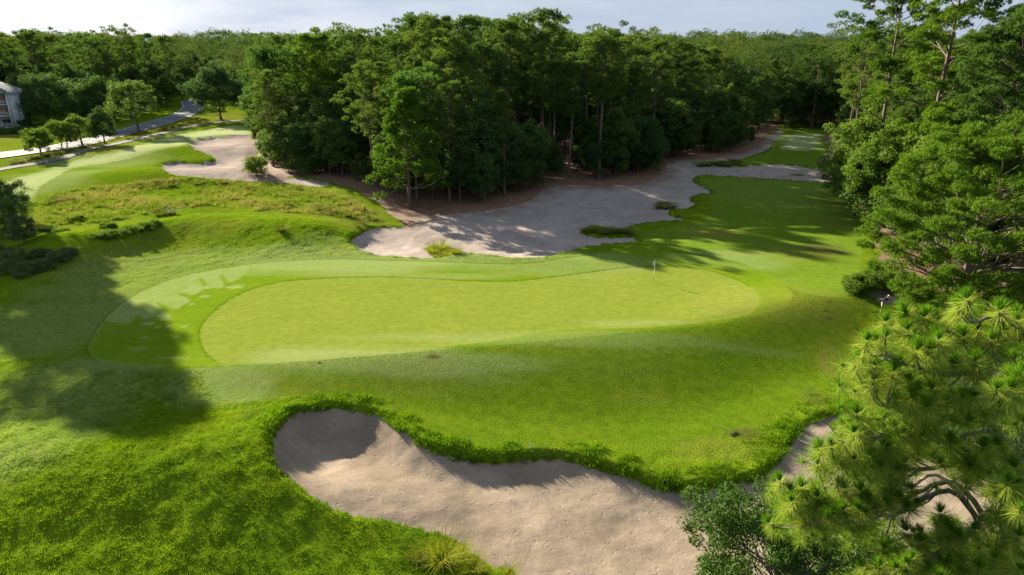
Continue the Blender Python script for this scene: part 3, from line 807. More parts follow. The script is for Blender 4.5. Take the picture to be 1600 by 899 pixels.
# keep trees off the road
ROAD_PX = [(-60,252),(0,244),(60,236),(120,226),(180,212),(230,198),(264,188),(292,177),(303,167),(300,158)]
ROAD = spline([survey(u, v) for u, v in ROAD_PX] + [(-142, 330), (-160, 400)], 6, False)
PATH = spline([survey(u, v) for u, v in [(-60,280),(0,266),(60,256),(110,244),(180,226),(240,212),(300,198),(350,191),(400,187)]], 6, False)
spots = [s for s in spots if float(_seg_dist(np.array(s[0]), np.array(s[1]), [tuple(p) for p in ROAD])) > 8]
def sight(x, y, z=0.0):
    dep = y * CP + (CAM_H - z) * SP
    return 800 + x / dep * FPX, 450 - (y * SP - (CAM_H - z) * CP) / dep * FPX
spots = [s for s in spots if -140 < sight(s[0], s[1], 15)[0] < 1760]
spots = [s for s in spots if not (s[4] == 'mid' and s[1] < 235 and sight(s[0], s[1])[0] < 402)]
spots.sort(key=lambda s: math.hypot(s[0], s[1]))
def zone(w, k, x, y, e):
    tall = 'tall pine' if k == 'p' else 'leafy broadleaf tree'
    if w == 'mid':
        where = 'beside the left sand bunker' if x < -30 else ('behind the wide waste sand' if x < 16 else 'by the narrow sand neck')
        if e < 12: return f'{tall} at the front edge of the wood {where}', f'{tall}s fronting the wood {where}'
        if y < 190: return f'{tall} inside the wood {where}', f'{tall}s inside the wood {where}'
        return f'{tall} far back in the central wood {"near the road" if x < -20 else "toward the far tee"}', f'{tall}s far back in the central wood {"near the road" if x < -20 else "toward the far tee"}'
    if w == 'left':
        where = 'beside the curving road' if x > -165 else 'behind the apartment building'
        return f'{tall} in the dark wood {where}', f'{tall}s in the dark wood {where}'
    where = 'bordering the far tee strip' if y > 150 else ('bordering the shaded fairway' if y > 90 else 'behind the golfer')
    return f'{tall} in the right hand wood {where}', f'{tall}s in the right hand wood {where}'
QUOTA = {('mid', 'p'): 140, ('mid', 'b'): 135, ('left', 'p'): 55, ('left', 'b'): 50, ('right', 'p'): 60, ('right', 'b'): 60}
cnt = {k: 0 for k in QUOTA}; rest = []
for x, y, k, s, w in spots:
    if cnt[(w, k)] >= QUOTA[(w, k)]:
        rest.append((x, y, k, s)); continue
    cnt[(w, k)] += 1
    e = float(_seg_dist(np.array(x), np.array(y), [tuple(p) for p in edge]))
    pr = PINES[int(rngF.integers(len(PINES)))] if k == 'p' else BROADS[int(rngF.integers(len(BROADS)))]
    lab, grp = zone(w, k, x, y, e)
    plant(pr, (x, y, hz(x, y) - 0.15), rngF.uniform(0, 6.28), (s * rngF.uniform(.92, 1.1), s * rngF.uniform(.92, 1.1), s), lab, grp)

# ------------------------------------------------------------------ uncounted masses: points that carry small templates
def stuff(name, label, pts, rz, sc, tint, temps, mat, szs=None, dewy=None):
    """one object: template islands + loose points, instanced by geometry nodes"""
    V = []; F3 = []; F4 = []; tid = []; n = 0
    for k, (tv, tf) in enumerate(temps):
        tf = np.asarray(tf); V.append(np.asarray(tv)); (F4 if tf.shape[1] == 4 else F3).append(tf + n); n += len(tv); tid += [k] * len(tv)
    P = np.asarray(pts); m = len(P)
    V.append(P)
    ist = np.concatenate([np.ones(n), np.zeros(m)]); z0 = np.zeros(n)
    at_ = {'tmpl': ist, 'tid': np.concatenate([tid, np.zeros(m)]), 'rz': np.concatenate([z0, rz]), 'sc': np.concatenate([z0, sc]),
           'szs': np.concatenate([z0, szs if szs is not None else np.ones(m)]), 'tint': np.concatenate([z0, tint]), 'dewy': np.concatenate([z0, dewy if dewy is not None else np.zeros(m)])}
    me = mesh_np(name, np.concatenate(V), [np.concatenate(f) for f in (F4, F3) if f], mat, False, at_)
    o = link(name, me); tag(o, label, name.replace('_', ' ') if len(name.split('_')) < 3 else 'grass', None, 'stuff')
    g = bpy.data.node_groups.new(name, 'GeometryNodeTree')
    g.interface.new_socket('Geometry', in_out='INPUT', socket_type='NodeSocketGeometry')
    g.interface.new_socket('Geometry', in_out='OUTPUT', socket_type='NodeSocketGeometry')
    N, L = g.nodes, g.links
    gi = N.new('NodeGroupInput'); go = N.new('NodeGroupOutput')
    def na(nm, typ='FLOAT'):
        a = N.new('GeometryNodeInputNamedAttribute'); a.data_type = typ; a.inputs['Name'].default_value = nm
        return a.outputs['Attribute']
    sep = N.new('GeometryNodeSeparateGeometry'); sep.domain = 'POINT'
    L.new(gi.outputs[0], sep.inputs['Geometry'])
    cmp_ = N.new('FunctionNodeCompare'); cmp_.data_type = 'FLOAT'; cmp_.operation = 'GREATER_THAN'; cmp_.inputs[1].default_value = 0.5
    L.new(na('tmpl'), cmp_.inputs[0]); L.new(cmp_.outputs[0], sep.inputs['Selection'])
    sp_ = N.new('GeometryNodeSplitToInstances'); sp_.domain = 'POINT'
    ri = N.new('FunctionNodeFloatToInt'); L.new(na('tid'), ri.inputs[0])
    L.new(sep.outputs['Selection'], sp_.inputs['Geometry']); L.new(ri.outputs[0], sp_.inputs['Group ID'])
    iop = N.new('GeometryNodeInstanceOnPoints'); iop.inputs['Pick Instance'].default_value = True
    rv = N.new('FunctionNodeRandomValue'); rv.data_type = 'INT'; rv.inputs[4].default_value = 0; rv.inputs[5].default_value = len(temps) - 1
    L.new(sep.outputs['Inverted'], iop.inputs['Points']); L.new(sp_.outputs['Instances'], iop.inputs['Instance'])
    L.new(rv.outputs[2], iop.inputs['Instance Index'])
    cr = N.new('ShaderNodeCombineXYZ'); L.new(na('rz'), cr.inputs['Z']); L.new(cr.outputs[0], iop.inputs['Rotation'])
    cs = N.new('ShaderNodeCombineXYZ'); L.new(na('sc'), cs.inputs['X']); L.new(na('sc'), cs.inputs['Y'])
    mu = N.new('ShaderNodeMath'); mu.operation = 'MULTIPLY'; L.new(na('sc'), mu.inputs[0]); L.new(na('szs'), mu.inputs[1]); L.new(mu.outputs[0], cs.inputs['Z'])
    L.new(cs.outputs[0], iop.inputs['Scale'])
    L.new(iop.outputs['Instances'], go.inputs[0])
    md = o.modifiers.new('scatter', 'NODES'); md.node_group = g
    return o

MAT['canopy'] = leaf_mat('far_canopy_leaves', (0.050, 0.100, 0.034), (0.050, 0.100, 0.034), PT, 0.0, tint_attr=[('tint', 'INSTANCER', (0.105, 0.145, 0.038))], transl=0.32)
far = [(x, y, k, s) for x, y, k, s in rest]
def band(x0, x1, y0, y1, spacing):
    return poisson(np.array([(x0, y0), (x1, y0), (x1, y1), (x0, y1)]), spacing, rngF)
for x, y in np.concatenate([band(-420, 500, 300, 520, 8.5), band(-800, 900, 520, 900, 13), band(-1600, 1700, 900, 1700, 24), band(-420, -200, 200, 300, 8), band(190, 420, 60, 300, 9)]):
    if inside(WOOD, np.array([x]), np.array([y]))[0] or inside(WOOD_L, np.array([x]), np.array([y]))[0] or inside(WOOD_R, np.array([x]), np.array([y]))[0]: continue
    if abs(x) > 0.95 * y + 30: continue
    if float(_seg_dist(np.array(x), np.array(y), [tuple(p) for p in ROAD])) < 8: continue
    if y < 226 and x < -100: continue
    if -140 > sight(x, y, 15)[0] or sight(x, y, 15)[0] > 1760: continue
    far.append((x, y, 'p' if rngF.random() < 0.6 else 'b', rngF.uniform(0.72, 1.2)))
far = np.array([(x, y, 0 if k == 'p' else 1, s) for x, y, k, s in far])
big = 1 + np.clip((np.hypot(far[:, 0], far[:, 1]) - 700) / 900, 0, 0.9)
temps = []
for sd_ in (21, 22, 23):
    W, C = make_pine(sd_, 24, 0.5, 4.8, 30, 2, 20, 5, 0.5, 0.075, 0.26, 1.5, 'round'); temps.append((np.concatenate(C.v), np.concatenate(C.t)))
for sd_ in (24, 25):
    W, C = make_broad(sd_, 19, 0.25, 5.0, 90, 36, 0.32, 0.3, 1.5); v = np.concatenate(C.v); q = np.concatenate(C.q); temps.append((v, np.concatenate([q[:, [0, 1, 2]], q[:, [0, 2, 3]]])))
fz = H0(far[:, 0], far[:, 1])
stuff('distant_forest', 'hazy unbroken forest canopy running to the horizon', np.stack([far[:, 0], far[:, 1], fz - 0.5 + (big - 1) * -8], 1), rngF.uniform(0, 6.28, len(far)), far[:, 3] * big, rngF.uniform(0, 1, len(far)), temps, MAT['canopy'], 1 / np.sqrt(big))
# ------------------------------------------------------------------ grasses
def blades(rng, n, h, r, width, lean=0.5, segs=1, droop=0.3):
    """a tuft of n blades -> verts, tris/quads"""
    V = []; F = []
    for i in range(n):
        a = rng.uniform(0, 6.28); rr = r * math.sqrt(rng.uniform(0, 1)) * 0.5
        p = np.array([rr * math.cos(a), rr * math.sin(a), -0.02])
        out = np.array([math.cos(a + rng.normal() * 0.5), math.sin(a + rng.normal() * 0.5), 0])
        L = h * rng.uniform(0.6, 1.15); ln = lean * rng.uniform(0.2, 1.3)
        sd = unit(np.cross(out, [0, 0, 1.0]) + rng.normal(size=3) * 0.3) * width * rng.uniform(0.7, 1.3) * 0.5
        if segs == 1:
            tip = p + out * L * ln + np.array([0, 0, L])
            b = len(V); V += [p - sd, p + sd, tip]; F.append((b, b + 1, b + 2))
        else:
            b = len(V)
            for k in range(segs + 1):
                t = k / segs
                q = p + out * L * (ln * t + droop * t * t) + np.array([0, 0, L * (t - droop * 0.9 * t * t)])
                w = sd * (1 - 0.92 * t)
                V += [q - w, q + w]
                if k: F.append((b + 2 * k - 2, b + 2 * k - 1, b + 2 * k + 1, b + 2 * k))
    return np.array(V), np.array(F)

GT = (1.18, 1.3, 0.45)
MAT['grass'] = leaf_mat('rough_grass_blades', (0.098, 0.192, 0.008), (0.098, 0.192, 0.008), GT, 0.0, tint_attr=[('tint', 'INSTANCER', (0.195, 0.265, 0.010)), ('dewy', 'INSTANCER', (0.30, 0.34, 0.15))], transl=0.45)
MAT['native'] = leaf_mat('tall_grass_blades', (0.13, 0.19, 0.025), (0.13, 0.19, 0.025), GT, 0.0, tint_attr=[('tint', 'INSTANCER', (0.24, 0.205, 0.10))], transl=0.4)
MAT['clump'] = leaf_mat('clump_grass_blades', (0.12, 0.15, 0.03), (0.23, 0.20, 0.06), GT, 1.0, transl=0.4)
MAT['clump_lime'] = leaf_mat('lime_grass_blades', (0.25, 0.28, 0.022), (0.34, 0.32, 0.05), GT, 0.6, transl=0.45)

rngG = np.random.default_rng(9)
def scatter(poly, per_m2, cond=None):
    lo, hi = poly.min(0), poly.max(0)
    n = int((hi[0] - lo[0]) * (hi[1] - lo[1]) * per_m2)
    P = np.stack([rngG.uniform(lo[0], hi[0], n), rngG.uniform(lo[1], hi[1], n)], 1)
    P = P[inside(poly, P[:, 0], P[:, 1])]
    return P
# height and ownership lookups on the finished grid
def grid_at(P, arr):
    i = np.clip(np.searchsorted(gx, P[:, 0]) - 1, 0, nxr - 2); j = np.clip(np.searchsorted(gy, P[:, 1]) - 1, 0, nyr - 2)
    fx = np.clip((P[:, 0] - gx[i]) / (gx[i + 1] - gx[i]), 0, 1); fy = np.clip((P[:, 1] - gy[j]) / (gy[j + 1] - gy[j]), 0, 1)
    A = arr.reshape(nyr, nxr)
    return (A[j, i] * (1 - fx) + A[j, i + 1] * fx) * (1 - fy) + (A[j + 1, i] * (1 - fx) + A[j + 1, i + 1] * fx) * fy

def rough_ok(P, mow=0.12, sand=0.05):
    return (grid_at(P, d_mown) < -mow) & (grid_at(P, d_sand) < -sand)

tuft_t = []
for k in range(5):
    v, f = blades(rngG, 18, 0.105, 0.26, 0.024, 0.7); tuft_t.append((v, f))
fore = np.array([(-34, 16), (6, 16), (6, 30), (-4, 36), (-12, 44), (-30, 47), (-44, 44), (-44, 30)])
P1 = scatter(fore, 34)
P2 = scatter(np.array([survey(u, v) for u, v in [(0,470),(60,430),(170,400),(300,370),(420,345),(560,365),(560,400),(430,404),(300,422),(180,470),(150,500),(50,540),(-60,570),(-60,480)]]), 9)
P3 = scatter(np.array([survey(u, v) for u, v in [(-60,700),(-60,570),(40,560),(150,575),(330,580),(380,620),(330,670),(150,680)]]), 16)
P4 = scatter(np.array([survey(u, v) for u, v in [(1150,690),(1290,600),(1330,550),(1400,520),(1420,640),(1330,650),(1260,670),(1200,740)]]), 22)
P5 = scatter(np.array([survey(u, v) for u, v in [(60,330),(240,280),(400,290),(560,330),(560,365),(420,345),(300,370),(100,400)]]), 4)
P = np.concatenate([P1, P2, P3, P4, P5]); P = P[rough_ok(P)]
for cx, cy, rx, ry, h in ISL:
    q = in_ball(rngG, int(rx * ry * 40)); P = np.concatenate([P, np.stack([cx + q[:, 0] * rx * 0.75, cy + q[:, 1] * ry * 0.75], 1)])
cl = fbm(P[:, 0] * 1.4, P[:, 1] * 1.4, 3, 41); P = P[cl + rngG.uniform(-.3, .3, len(P)) > 0.33]
ht = 0.55 + 0.8 * fbm(P[:, 0] * 0.7, P[:, 1] * 0.7, 2, 55)
tint = np.clip(fbm(P[:, 0] * 0.35, P[:, 1] * 0.35, 3, 61) * 1.6 - 0.3 + rngG.normal(size=len(P)) * 0.10, 0, 1)
stuff('rough_grass', 'short tufted rough grass covering the knolls', np.column_stack([P, grid_at(P, VZ)]), rngG.uniform(0, 6.28, len(P)), ht * rngG.uniform(.9, 1.6, len(P)), tint, tuft_t, MAT['grass'], dewy=grid_at(P, dew) * 0.8)

# longer grass hanging over the bunker lips
lip_t = []
for k in range(5):
    v, f = blades(rngG, 22, 0.24, 0.34, 0.032, 0.75); lip_t.append((v, f))
L_ = []
for wv, dep, dens, wid in ((SAND_FRONT, FRONT_D, 34, 1.7), (SAND_FAR, FAR_D, 9, 0.9), (SAND_LEFT, LEFT_D, 4, 0.8), (SAND_GOLF, GOLF_D, 10, 0.9)):
    Q = np.roll(wv, -1, 0); seg = np.hypot(*(Q - wv).T)
    n = rngG.poisson(seg * wid * dens)
    a = np.repeat(wv, n, 0); b = np.repeat(Q, n, 0); t = rngG.uniform(0, 1, (len(a), 1))
    dd = unit(b - a); nrm = np.stack([dd[:, 1], -dd[:, 0]], 1)
    s_ = -np.abs(rngG.uniform(0, 1, (len(a), 1))) ** 1.3 * wid
    q = a + (b - a) * t
    for sg in (1, -1):
        c_ = q + nrm * s_ * sg
        L_.append(c_)
P = np.concatenate(L_)
P = P[(np.hypot(P[:, 0], P[:, 1]) < 190) & (P[:, 1] > 16)]
dS = grid_at(P, d_sand); ow = np.maximum(grid_at(P, SD[9]), grid_at(P, SD[10]))
P = P[(dS < 0.04) & (ow < 0.0) & (grid_at(P, SD[4]) < -1)]
P = P[~((P[:, 0] > 14.5) & (P[:, 1] < 30))]
dS = grid_at(P, d_sand)
low_side = (P[:, 1] < 37.5) & (P[:, 0] < 3) & (P[:, 1] < 41 - 0.75 * (P[:, 0] + 16))      # the near left rim is trimmed short
P = P[~(low_side & (dS < -0.35))]
low_side = (P[:, 1] < 37.5) & (P[:, 0] < 3) & (P[:, 1] < 41 - 0.75 * (P[:, 0] + 16))
lsc = rngG.uniform(.4, 1.6, len(P)) * (0.5 + 0.9 * fbm(P[:, 0] * 0.8, P[:, 1] * 0.8, 3, 90)) * np.where(low_side, 0.6, 1.0)
kp = fbm(P[:, 0] * 0.9, P[:, 1] * 0.9, 3, 93) + rngG.uniform(-.1, .1, len(P)) > np.interp(-grid_at(P, d_sand), [0, 0.4, 1.7], [0.2, 0.36, 0.52])
P = P[kp]; lsc = lsc[kp]
tint = np.clip(fbm(P[:, 0] * 0.6, P[:, 1] * 0.6, 3, 65) * 1.1 - 0.38 + rngG.normal(size=len(P)) * 0.12, 0, 1)
stuff('lip_grass', 'shaggy green grass fringing the edges of the sand', np.column_stack([P, grid_at(P, VZ) - 0.02]), rngG.uniform(0, 6.28, len(P)), lsc, tint, lip_t, MAT['grass'])

# waist high native grass between the fairway and the wood
nat_t = []
for k in range(5):
    v, f = blades(rngG, 30, 0.62, 0.7, 0.05, 0.55); nat_t.append((v, f))
natp = np.array([survey(u, v) for u, v in [(62,318),(90,300),(160,292),(230,285),(300,278),(400,284),(470,292),(540,310),(588,335),(590,348),(540,342),(470,334),(400,330),(330,322),(250,330),(180,345),(120,352),(70,350)]])
P = scatter(natp, 3.2); P = P[rough_ok(P)]
cl = fbm(P[:, 0] * 0.28, P[:, 1] * 0.28, 3, 141); P = P[cl + rngG.uniform(-.12, .12, len(P)) > 0.38]
tint = np.clip(fbm(P[:, 0] * 0.2, P[:, 1] * 0.2, 3, 66) * 2.4 - 0.7 + rngG.normal(size=len(P)) * 0.2, 0, 1)
stuff('native_grass', 'tall tangled native grass between the fairway and the wood', np.column_stack([P, grid_at(P, VZ) - 0.02]), rngG.uniform(0, 6.28, len(P)), rngG.uniform(.5, 1.25, len(P)), tint, nat_t, MAT['native'])
# dry verge between road and cart path
ver = np.array([survey(u, v) for u, v in [(0,262),(0,252),(100,238),(190,215),(240,204),(300,190),(320,186),(325,192),(250,208),(180,224),(110,242),(50,256)]])
P = scatter(ver, 1.6)
stuff('verge_grass', 'low dry verge grass between the road and the cart path', np.column_stack([P, grid_at(P, VZ) - 0.02]), rngG.uniform(0, 6.28, len(P)), rngG.uniform(.35, .8, len(P)), np.clip(rngG.normal(size=len(P)) * .25 + .5, 0, 1), nat_t, MAT['native'])

CLUMPS = []
for k in range(4):
    v, f = blades(rngG, 260, 1.0, 0.5, 0.022, 0.5, 4, 0.4); CLUMPS.append((v, f))
def clump_proto(k, mat):
    v, f = CLUMPS[k]; return mesh_np('blades', v, f, MAT[mat])
CL = [clump_proto(k, 'clump') for k in range(4)]; CLL = [clump_proto(k, 'clump_lime') for k in range(4)]
def clump(u, v, s, label, lime=False, group=None, wide=1.0):
    x, y = survey(u, v); z = float(grid_at(np.array([[x, y]]), VZ)[0])
    o = link('grass_clump', (CLL if lime else CL)[int(rngG.integers(4))], None, (x, y, z))
    o.rotation_euler = (0, 0, rngG.uniform(0, 6.28)); o.scale = (s * wide, s * wide, s)
    tag(o, label, 'grass', group)
    return o
clump(690, 876, 1.7, 'big yellow green fountain grass clump at the near edge of the front bunker', True, wide=1.1)
clump(738, 892, 1.2, 'smaller leaning grass clump beside the big fountain grass', True)
clump(722, 864, 0.9, 'low grass tuft on the sand side of the fountain grass', True)
clump(655, 876, 0.9, 'dull short tuft left against the fountain grass')
clump(795, 900, 0.8, 'small lime tuft on the sand edge past the fountain grass', True)
clump(440, 362, 1.15, 'dark lone grass clump casting a shadow on the smooth ridge', wide=1.2)
clump(252, 338, 1.5, 'wide dark brown grass clump on the native slope', wide=1.6)
clump(268, 336, 1.3, 'second brown clump touching the wide dark one on the native slope', wide=1.4)
for u, v, s in ((84,318,1.5),(98,316,1.6),(112,314,1.4),(220,290,1.3),(244,286,1.4),(560,356,1.1),(566,350,1.3),(500,330,1.4),(520,334,1.4),(545,340,1.5),(575,340,1.2),(470,298,1.6),(425,290,1.6),(350,288,1.7),(310,290,1.6),(270,292,1.5),(390,296,1.5),(450,322,1.2),(290,320,1.2),(140,318,1.2)):
    clump(u, v, s * 0.85, 'upright tussock rising from the tall native grass', group='tussocks in the native grass', wide=1.2)
for u, v, s in ((676,390,1.3),(690,388,1.4),(700,396,1.1),(712,398,1.0),(684,396,1.1)):
    clump(u, v, s * 1.25, 'lime tussock on the small grassy island at the near sand edge', True, 'tussocks on the lime island', 1.3)
for u, v, s in ((1030,324,1.2),(1040,325,1.2),(1051,325,1.1),(1036,320,1.0)):
    clump(u, v, s * 1.1, 'dark tussock on the round island within the waste sand', group='tussocks on the round island', wide=1.3)
for k in range(13):
    clump(1094 + k * 5 + rngG.uniform(-2, 2), 260 + rngG.uniform(-3, 2) - k * 0.25, rngG.uniform(0.8, 1.3), 'dark tussock in the long strip where the sand forks', group='tussocks where the sand forks', wide=1.5)
for k in range(9):
    clump(914 + k * 9 + rngG.uniform(-2, 2), 364 + rngG.uniform(-3, 3), rngG.uniform(0.7, 1.2), 'dark tussock along the grassy tongue reaching into the sand', group='tussocks on the grassy tongue', wide=1.5)
for k in range(22):
    t = k / 21; u = 20 + t * 290; v = np.interp(u, [0, 60, 110, 180, 240, 310], [259, 250, 237, 219, 206, 191])
    clump(u + rngG.uniform(-4, 4), v + rngG.uniform(-1, 1), rngG.uniform(0.9, 1.5), 'rounded grass clump in the row along the cart path', group='grass row along the cart path', wide=1.4)

# the standing edge of longer turf round the green and the apron
ring_t = [blades(rngG, 14, 0.055, 0.22, 0.03, 0.4) for k in range(4)]
R_ = []
for poly_, off in ((GREEN, 0.06), (APRON, 0.08)):
    Q = np.roll(poly_, -1, 0); seg = np.hypot(*(Q - poly_).T); n = np.maximum(1, (seg * 14).astype(int))
    a_ = np.repeat(poly_, n, 0); b_2 = np.repeat(Q, n, 0); t = rngG.uniform(0, 1, (len(a_), 1))
    q = a_ + (b_2 - a_) * t; dd = unit(b_2 - a_); nr = np.stack([dd[:, 1], -dd[:, 0]], 1)
    outw = np.where(inside(poly_, (q + nr * 0.05)[:, 0], (q + nr * 0.05)[:, 1])[:, None], -nr, nr)
    keep = (outw[:, 1] > 0.05) | (outw[:, 0] < -0.6)
    q = q[keep]; outw = outw[keep]
    R_.append(q + outw * (off + rngG.uniform(0, 0.12, (len(q), 1))))
P = np.concatenate(R_)
P = P[~((P[:, 0] > 10) & (grid_at(P, SD[5]) < 0.1) & (grid_at(P, SD[4]) < -1.0))]
stuff('collar_grass', 'thin line of longer turf edging the green and apron', np.column_stack([P, grid_at(P, VZ)]), rngG.uniform(0, 6.28, len(P)), rngG.uniform(.7, 1.3, len(P)), rngG.uniform(0, .3, len(P)), ring_t, MAT['grass'])
# ------------------------------------------------------------------ road, cart path
def box(sx, sy, sz, c=(0, 0, 0), bev=0.0):
    x, y, z = sx / 2, sy / 2, sz / 2
    V = np.array([(-x, -y, -z), (x, -y, -z), (x, y, -z), (-x, y, -z), (-x, -y, z), (x, -y, z), (x, y, z), (-x, y, z)]) + np.array(c)
    return V, np.array([(3, 2, 1, 0), (4, 5, 6, 7), (0, 1, 5, 4), (1, 2, 6, 5), (2, 3, 7, 6), (3, 0, 4, 7)])

def ribbon(line, width, lift):
    T = unit(np.gradient(line, axis=0)); Nn = np.stack([-T[:, 1], T[:, 0]], 1)
    cols = np.linspace(-0.5, 0.5, 5) * width
    V = []
    for c in cols:
        p = line + Nn * c
        V.append(np.column_stack([p, H(p[:, 0], p[:, 1]) + lift]))
    V = np.stack(V, 1); n = len(line)
    i = np.arange(n * 5).reshape(n, 5)
    F = np.stack([i[:-1, :-1], i[:-1, 1:], i[1:, 1:], i[1:, :-1]], -1).reshape(-1, 4)
    return V.reshape(-1, 3), F
MAT['asphalt'] = simple_mat('worn_asphalt', (0.135, 0.14, 0.15), 0.85, 0.2, 0.6, 0.2)
MAT['path'] = simple_mat('path_concrete', (0.125, 0.112, 0.105), 0.9, 0.25, 0.6, 0.2)
MAT['line'] = simple_mat('road_paint', (0.62, 0.62, 0.60), 0.7, 0.12, 4)
road_fine = spline(ROAD, 4, False)
tag(link('road', mesh_np('road', *ribbon(road_fine, 8.2, 0.16), MAT['asphalt'], True)), 'grey asphalt road curving away beside the left fairway', None, None, 'structure')
path_fine = spline(PATH, 4, False)
tag(link('cart_path', mesh_np('cart_path', *ribbon(path_fine, 2.6, 0.12), MAT['path'], True)), 'narrow cart path along the left fairway', None, None, 'structure')
Tn = unit(np.gradient(road_fine, axis=0)); Nr = np.stack([-Tn[:, 1], Tn[:, 0]], 1)
for s in (-1, 1):
    tag(link('edge_line', mesh_np('edge_line', *ribbon(road_fine + Nr * 3.75 * s, 0.16, 0.175), MAT['line'], True)), 'white edge line painted on the road', None, None, 'structure')

# ------------------------------------------------------------------ apartment building by the road
MAT['siding'] = simple_mat('pale_siding', (0.44, 0.47, 0.50), 0.8, 0.06, 3)
MAT['trim'] = simple_mat('white_trim', (0.68, 0.69, 0.70), 0.7, 0.05, 3)
MAT['roofing'] = simple_mat('grey_shingles', (0.16, 0.17, 0.18), 0.9, 0.25, 9, 0.3)
MAT['wood_door'] = simple_mat('warm_screen', (0.34, 0.19, 0.11), 0.6, 0.3, 2)
MAT['dark_glass'] = simple_mat('dark_glass', (0.03, 0.035, 0.04), 0.12, 0.2, 2)
bx_, by_ = survey(40, 199)
bld = empty('apartment_building', (bx_, by_, hz(bx_, by_)), math.radians(26))
tag(bld, 'pale three storey apartment block with balconies beside the road', 'building')
def part(name, V, F, mat, parent): return link(name, mesh_np(name, V, F, MAT[mat]), parent)
BL, BD, FH = 30.0, 8.5, 3.3     # length to the left, depth, storey height
def wallbox(j, x0, x1, y0, y1, z0, z1): j.add(*box(x1 - x0, y1 - y0, z1 - z0, ((x0 + x1) / 2, (y0 + y1) / 2, (z0 + z1) / 2)))
j = Join()
wallbox(j, -0.3, 0, 0, BD, 0, 3 * FH)                      # end wall
wallbox(j, -3.0, -0.303, 0, 0.3, 0, 3 * FH)                # solid bay by the corner
wallbox(j, -BL, -3.003, 1.8, 2.1, 0, 3 * FH)               # wall behind the balconies
wallbox(j, -BL, -0.303, BD - 0.3, BD, 0, 3 * FH)
wallbox(j, -BL, -BL + 0.3, 2.103, BD - 0.303, 0, 3 * FH)
link('wall', j.mesh('wall', MAT['siding'], False), bld)
for k in range(3):
    for b in range(4):
        x1 = -3.2 - b * 6.6
        for (wx0, wx1, mt) in ((x1 - 2.6, x1 - 0.4, 'wood_door' if k and b == 0 else 'dark_glass'), (x1 - 5.6, x1 - 3.4, 'dark_glass')):
            w = part('window', *box(wx1 - wx0, 0.08, 2.1, ((wx0 + wx1) / 2, 1.76, k * FH + 1.25)), mt, bld)
            j = Join()
            wallbox(j, wx0 - 0.1, wx0 - 0.002, 1.68, 1.795, k * FH + 0.1, k * FH + 2.4); wallbox(j, wx1 + 0.002, wx1 + 0.1, 1.68, 1.795, k * FH + 0.1, k * FH + 2.4)
            wallbox(j, wx0, wx1, 1.68, 1.795, k * FH + 2.302, k * FH + 2.4)
            link('frame', j.mesh('frame', MAT['trim'], False), w)
        j = Join(); wallbox(j, x1 - 6.4, x1, 0.1, 1.797, k * FH - 0.12, k * FH + 0.1)
        bal = link('balcony', j.mesh('balcony', MAT['trim'], False), bld)
        j = Join(); wallbox(j, x1 - 6.4, x1, 0.12, 0.18, k * FH + 1.05, k * FH + 1.15)
        for q in range(17): wallbox(j, x1 - 6.35 + q * 0.39, x1 - 6.35 + q * 0.39 + 0.09, 0.125, 0.175, k * FH + 0.102, k * FH + 1.048)
        link('railing', j.mesh('railing', MAT['trim'], False), bal)
for b in range(5):
    part('post', *box(0.3, 0.3, 3 * FH, (-3.35 - b * 6.6 + 0.28, -0.06, 1.5 * FH)), 'trim', bld)
    if b < 4: part('post', *box(0.2, 0.2, 3 * FH, (-3.2 - b * 6.6 - 3.0, -0.02, 1.5 * FH)), 'trim', bld)
z0 = 3 * FH + 0.002
part('fascia', *box(BL + 1.2, BD + 1.4, 0.35, (-BL / 2, BD / 2 - 0.1, z0 + 0.175)), 'trim', bld)
e = z0 + 0.352
V = np.array([(-BL - .9, -1.0, e), (.9, -1.0, e), (.9, BD + .7, e), (-BL - .9, BD + .7, e), (-BL + 5, BD / 2, e + 3.0), (-5.0, BD / 2, e + 3.0)])
rf = link('roof', mesh_np('roof', V, [np.array([(0, 1, 5, 4), (2, 3, 4, 5)]), np.array([(1, 2, 5), (3, 0, 4)])], MAT['roofing']), bld)
V = np.array([(-10, -1.5, e), (-2.5, -1.5, e), (-6.25, -1.5, e + 1.9), (-10, 3.6, e + .2), (-2.5, 3.6, e + .2), (-6.25, 4.2, e + 2.0)])
g_ = link('gable', mesh_np('gable', V, [np.array([(0, 2, 5, 3), (1, 4, 5, 2)]), np.array([(0, 1, 2)])], MAT['siding']), rf)
V2 = V[[0, 1, 2, 3, 4, 5]] + np.array([0, -0.25, 0.12])
link('gable_roof', mesh_np('gable_roof', np.concatenate([V2, V2 + [0, 0, .12]]), np.array([(0, 2, 5, 3), (1, 4, 5, 2), (6, 9, 11, 8), (7, 8, 11, 10), (0, 6, 8, 2), (2, 8, 7, 1)]), MAT['roofing']), rf)

# ------------------------------------------------------------------ flagstick, rakes, stake, log
MAT['pole'] = simple_mat('white_pole', (0.75, 0.74, 0.68), 0.4, 0.05, 3)
MAT['pole_low'] = simple_mat('olive_pole', (0.16, 0.17, 0.06), 0.5, 0.1, 3)
MAT['flag'] = simple_mat('pale_blue_flag', (0.55, 0.68, 0.78), 0.7, 0.12, 5)
MAT['flag_dark'] = simple_mat('dark_flag_band', (0.02, 0.025, 0.035), 0.7, 0.1, 5)
MAT['black'] = simple_mat('black_plastic', (0.02, 0.02, 0.022), 0.5, 0.1, 3)
MAT['weathered'] = simple_mat('weathered_wood', (0.45, 0.36, 0.29), 0.9, 0.25, 8, 0.3)
fx, fy = survey(1021, 440); fzz = float(grid_at(np.array([[fx, fy]]), VZ)[0])
fl = empty('flagstick', (fx, fy, fzz)); tag(fl, 'thin flagstick with hanging pale blue flag standing on the green', 'flagstick')
FLH = 2.4
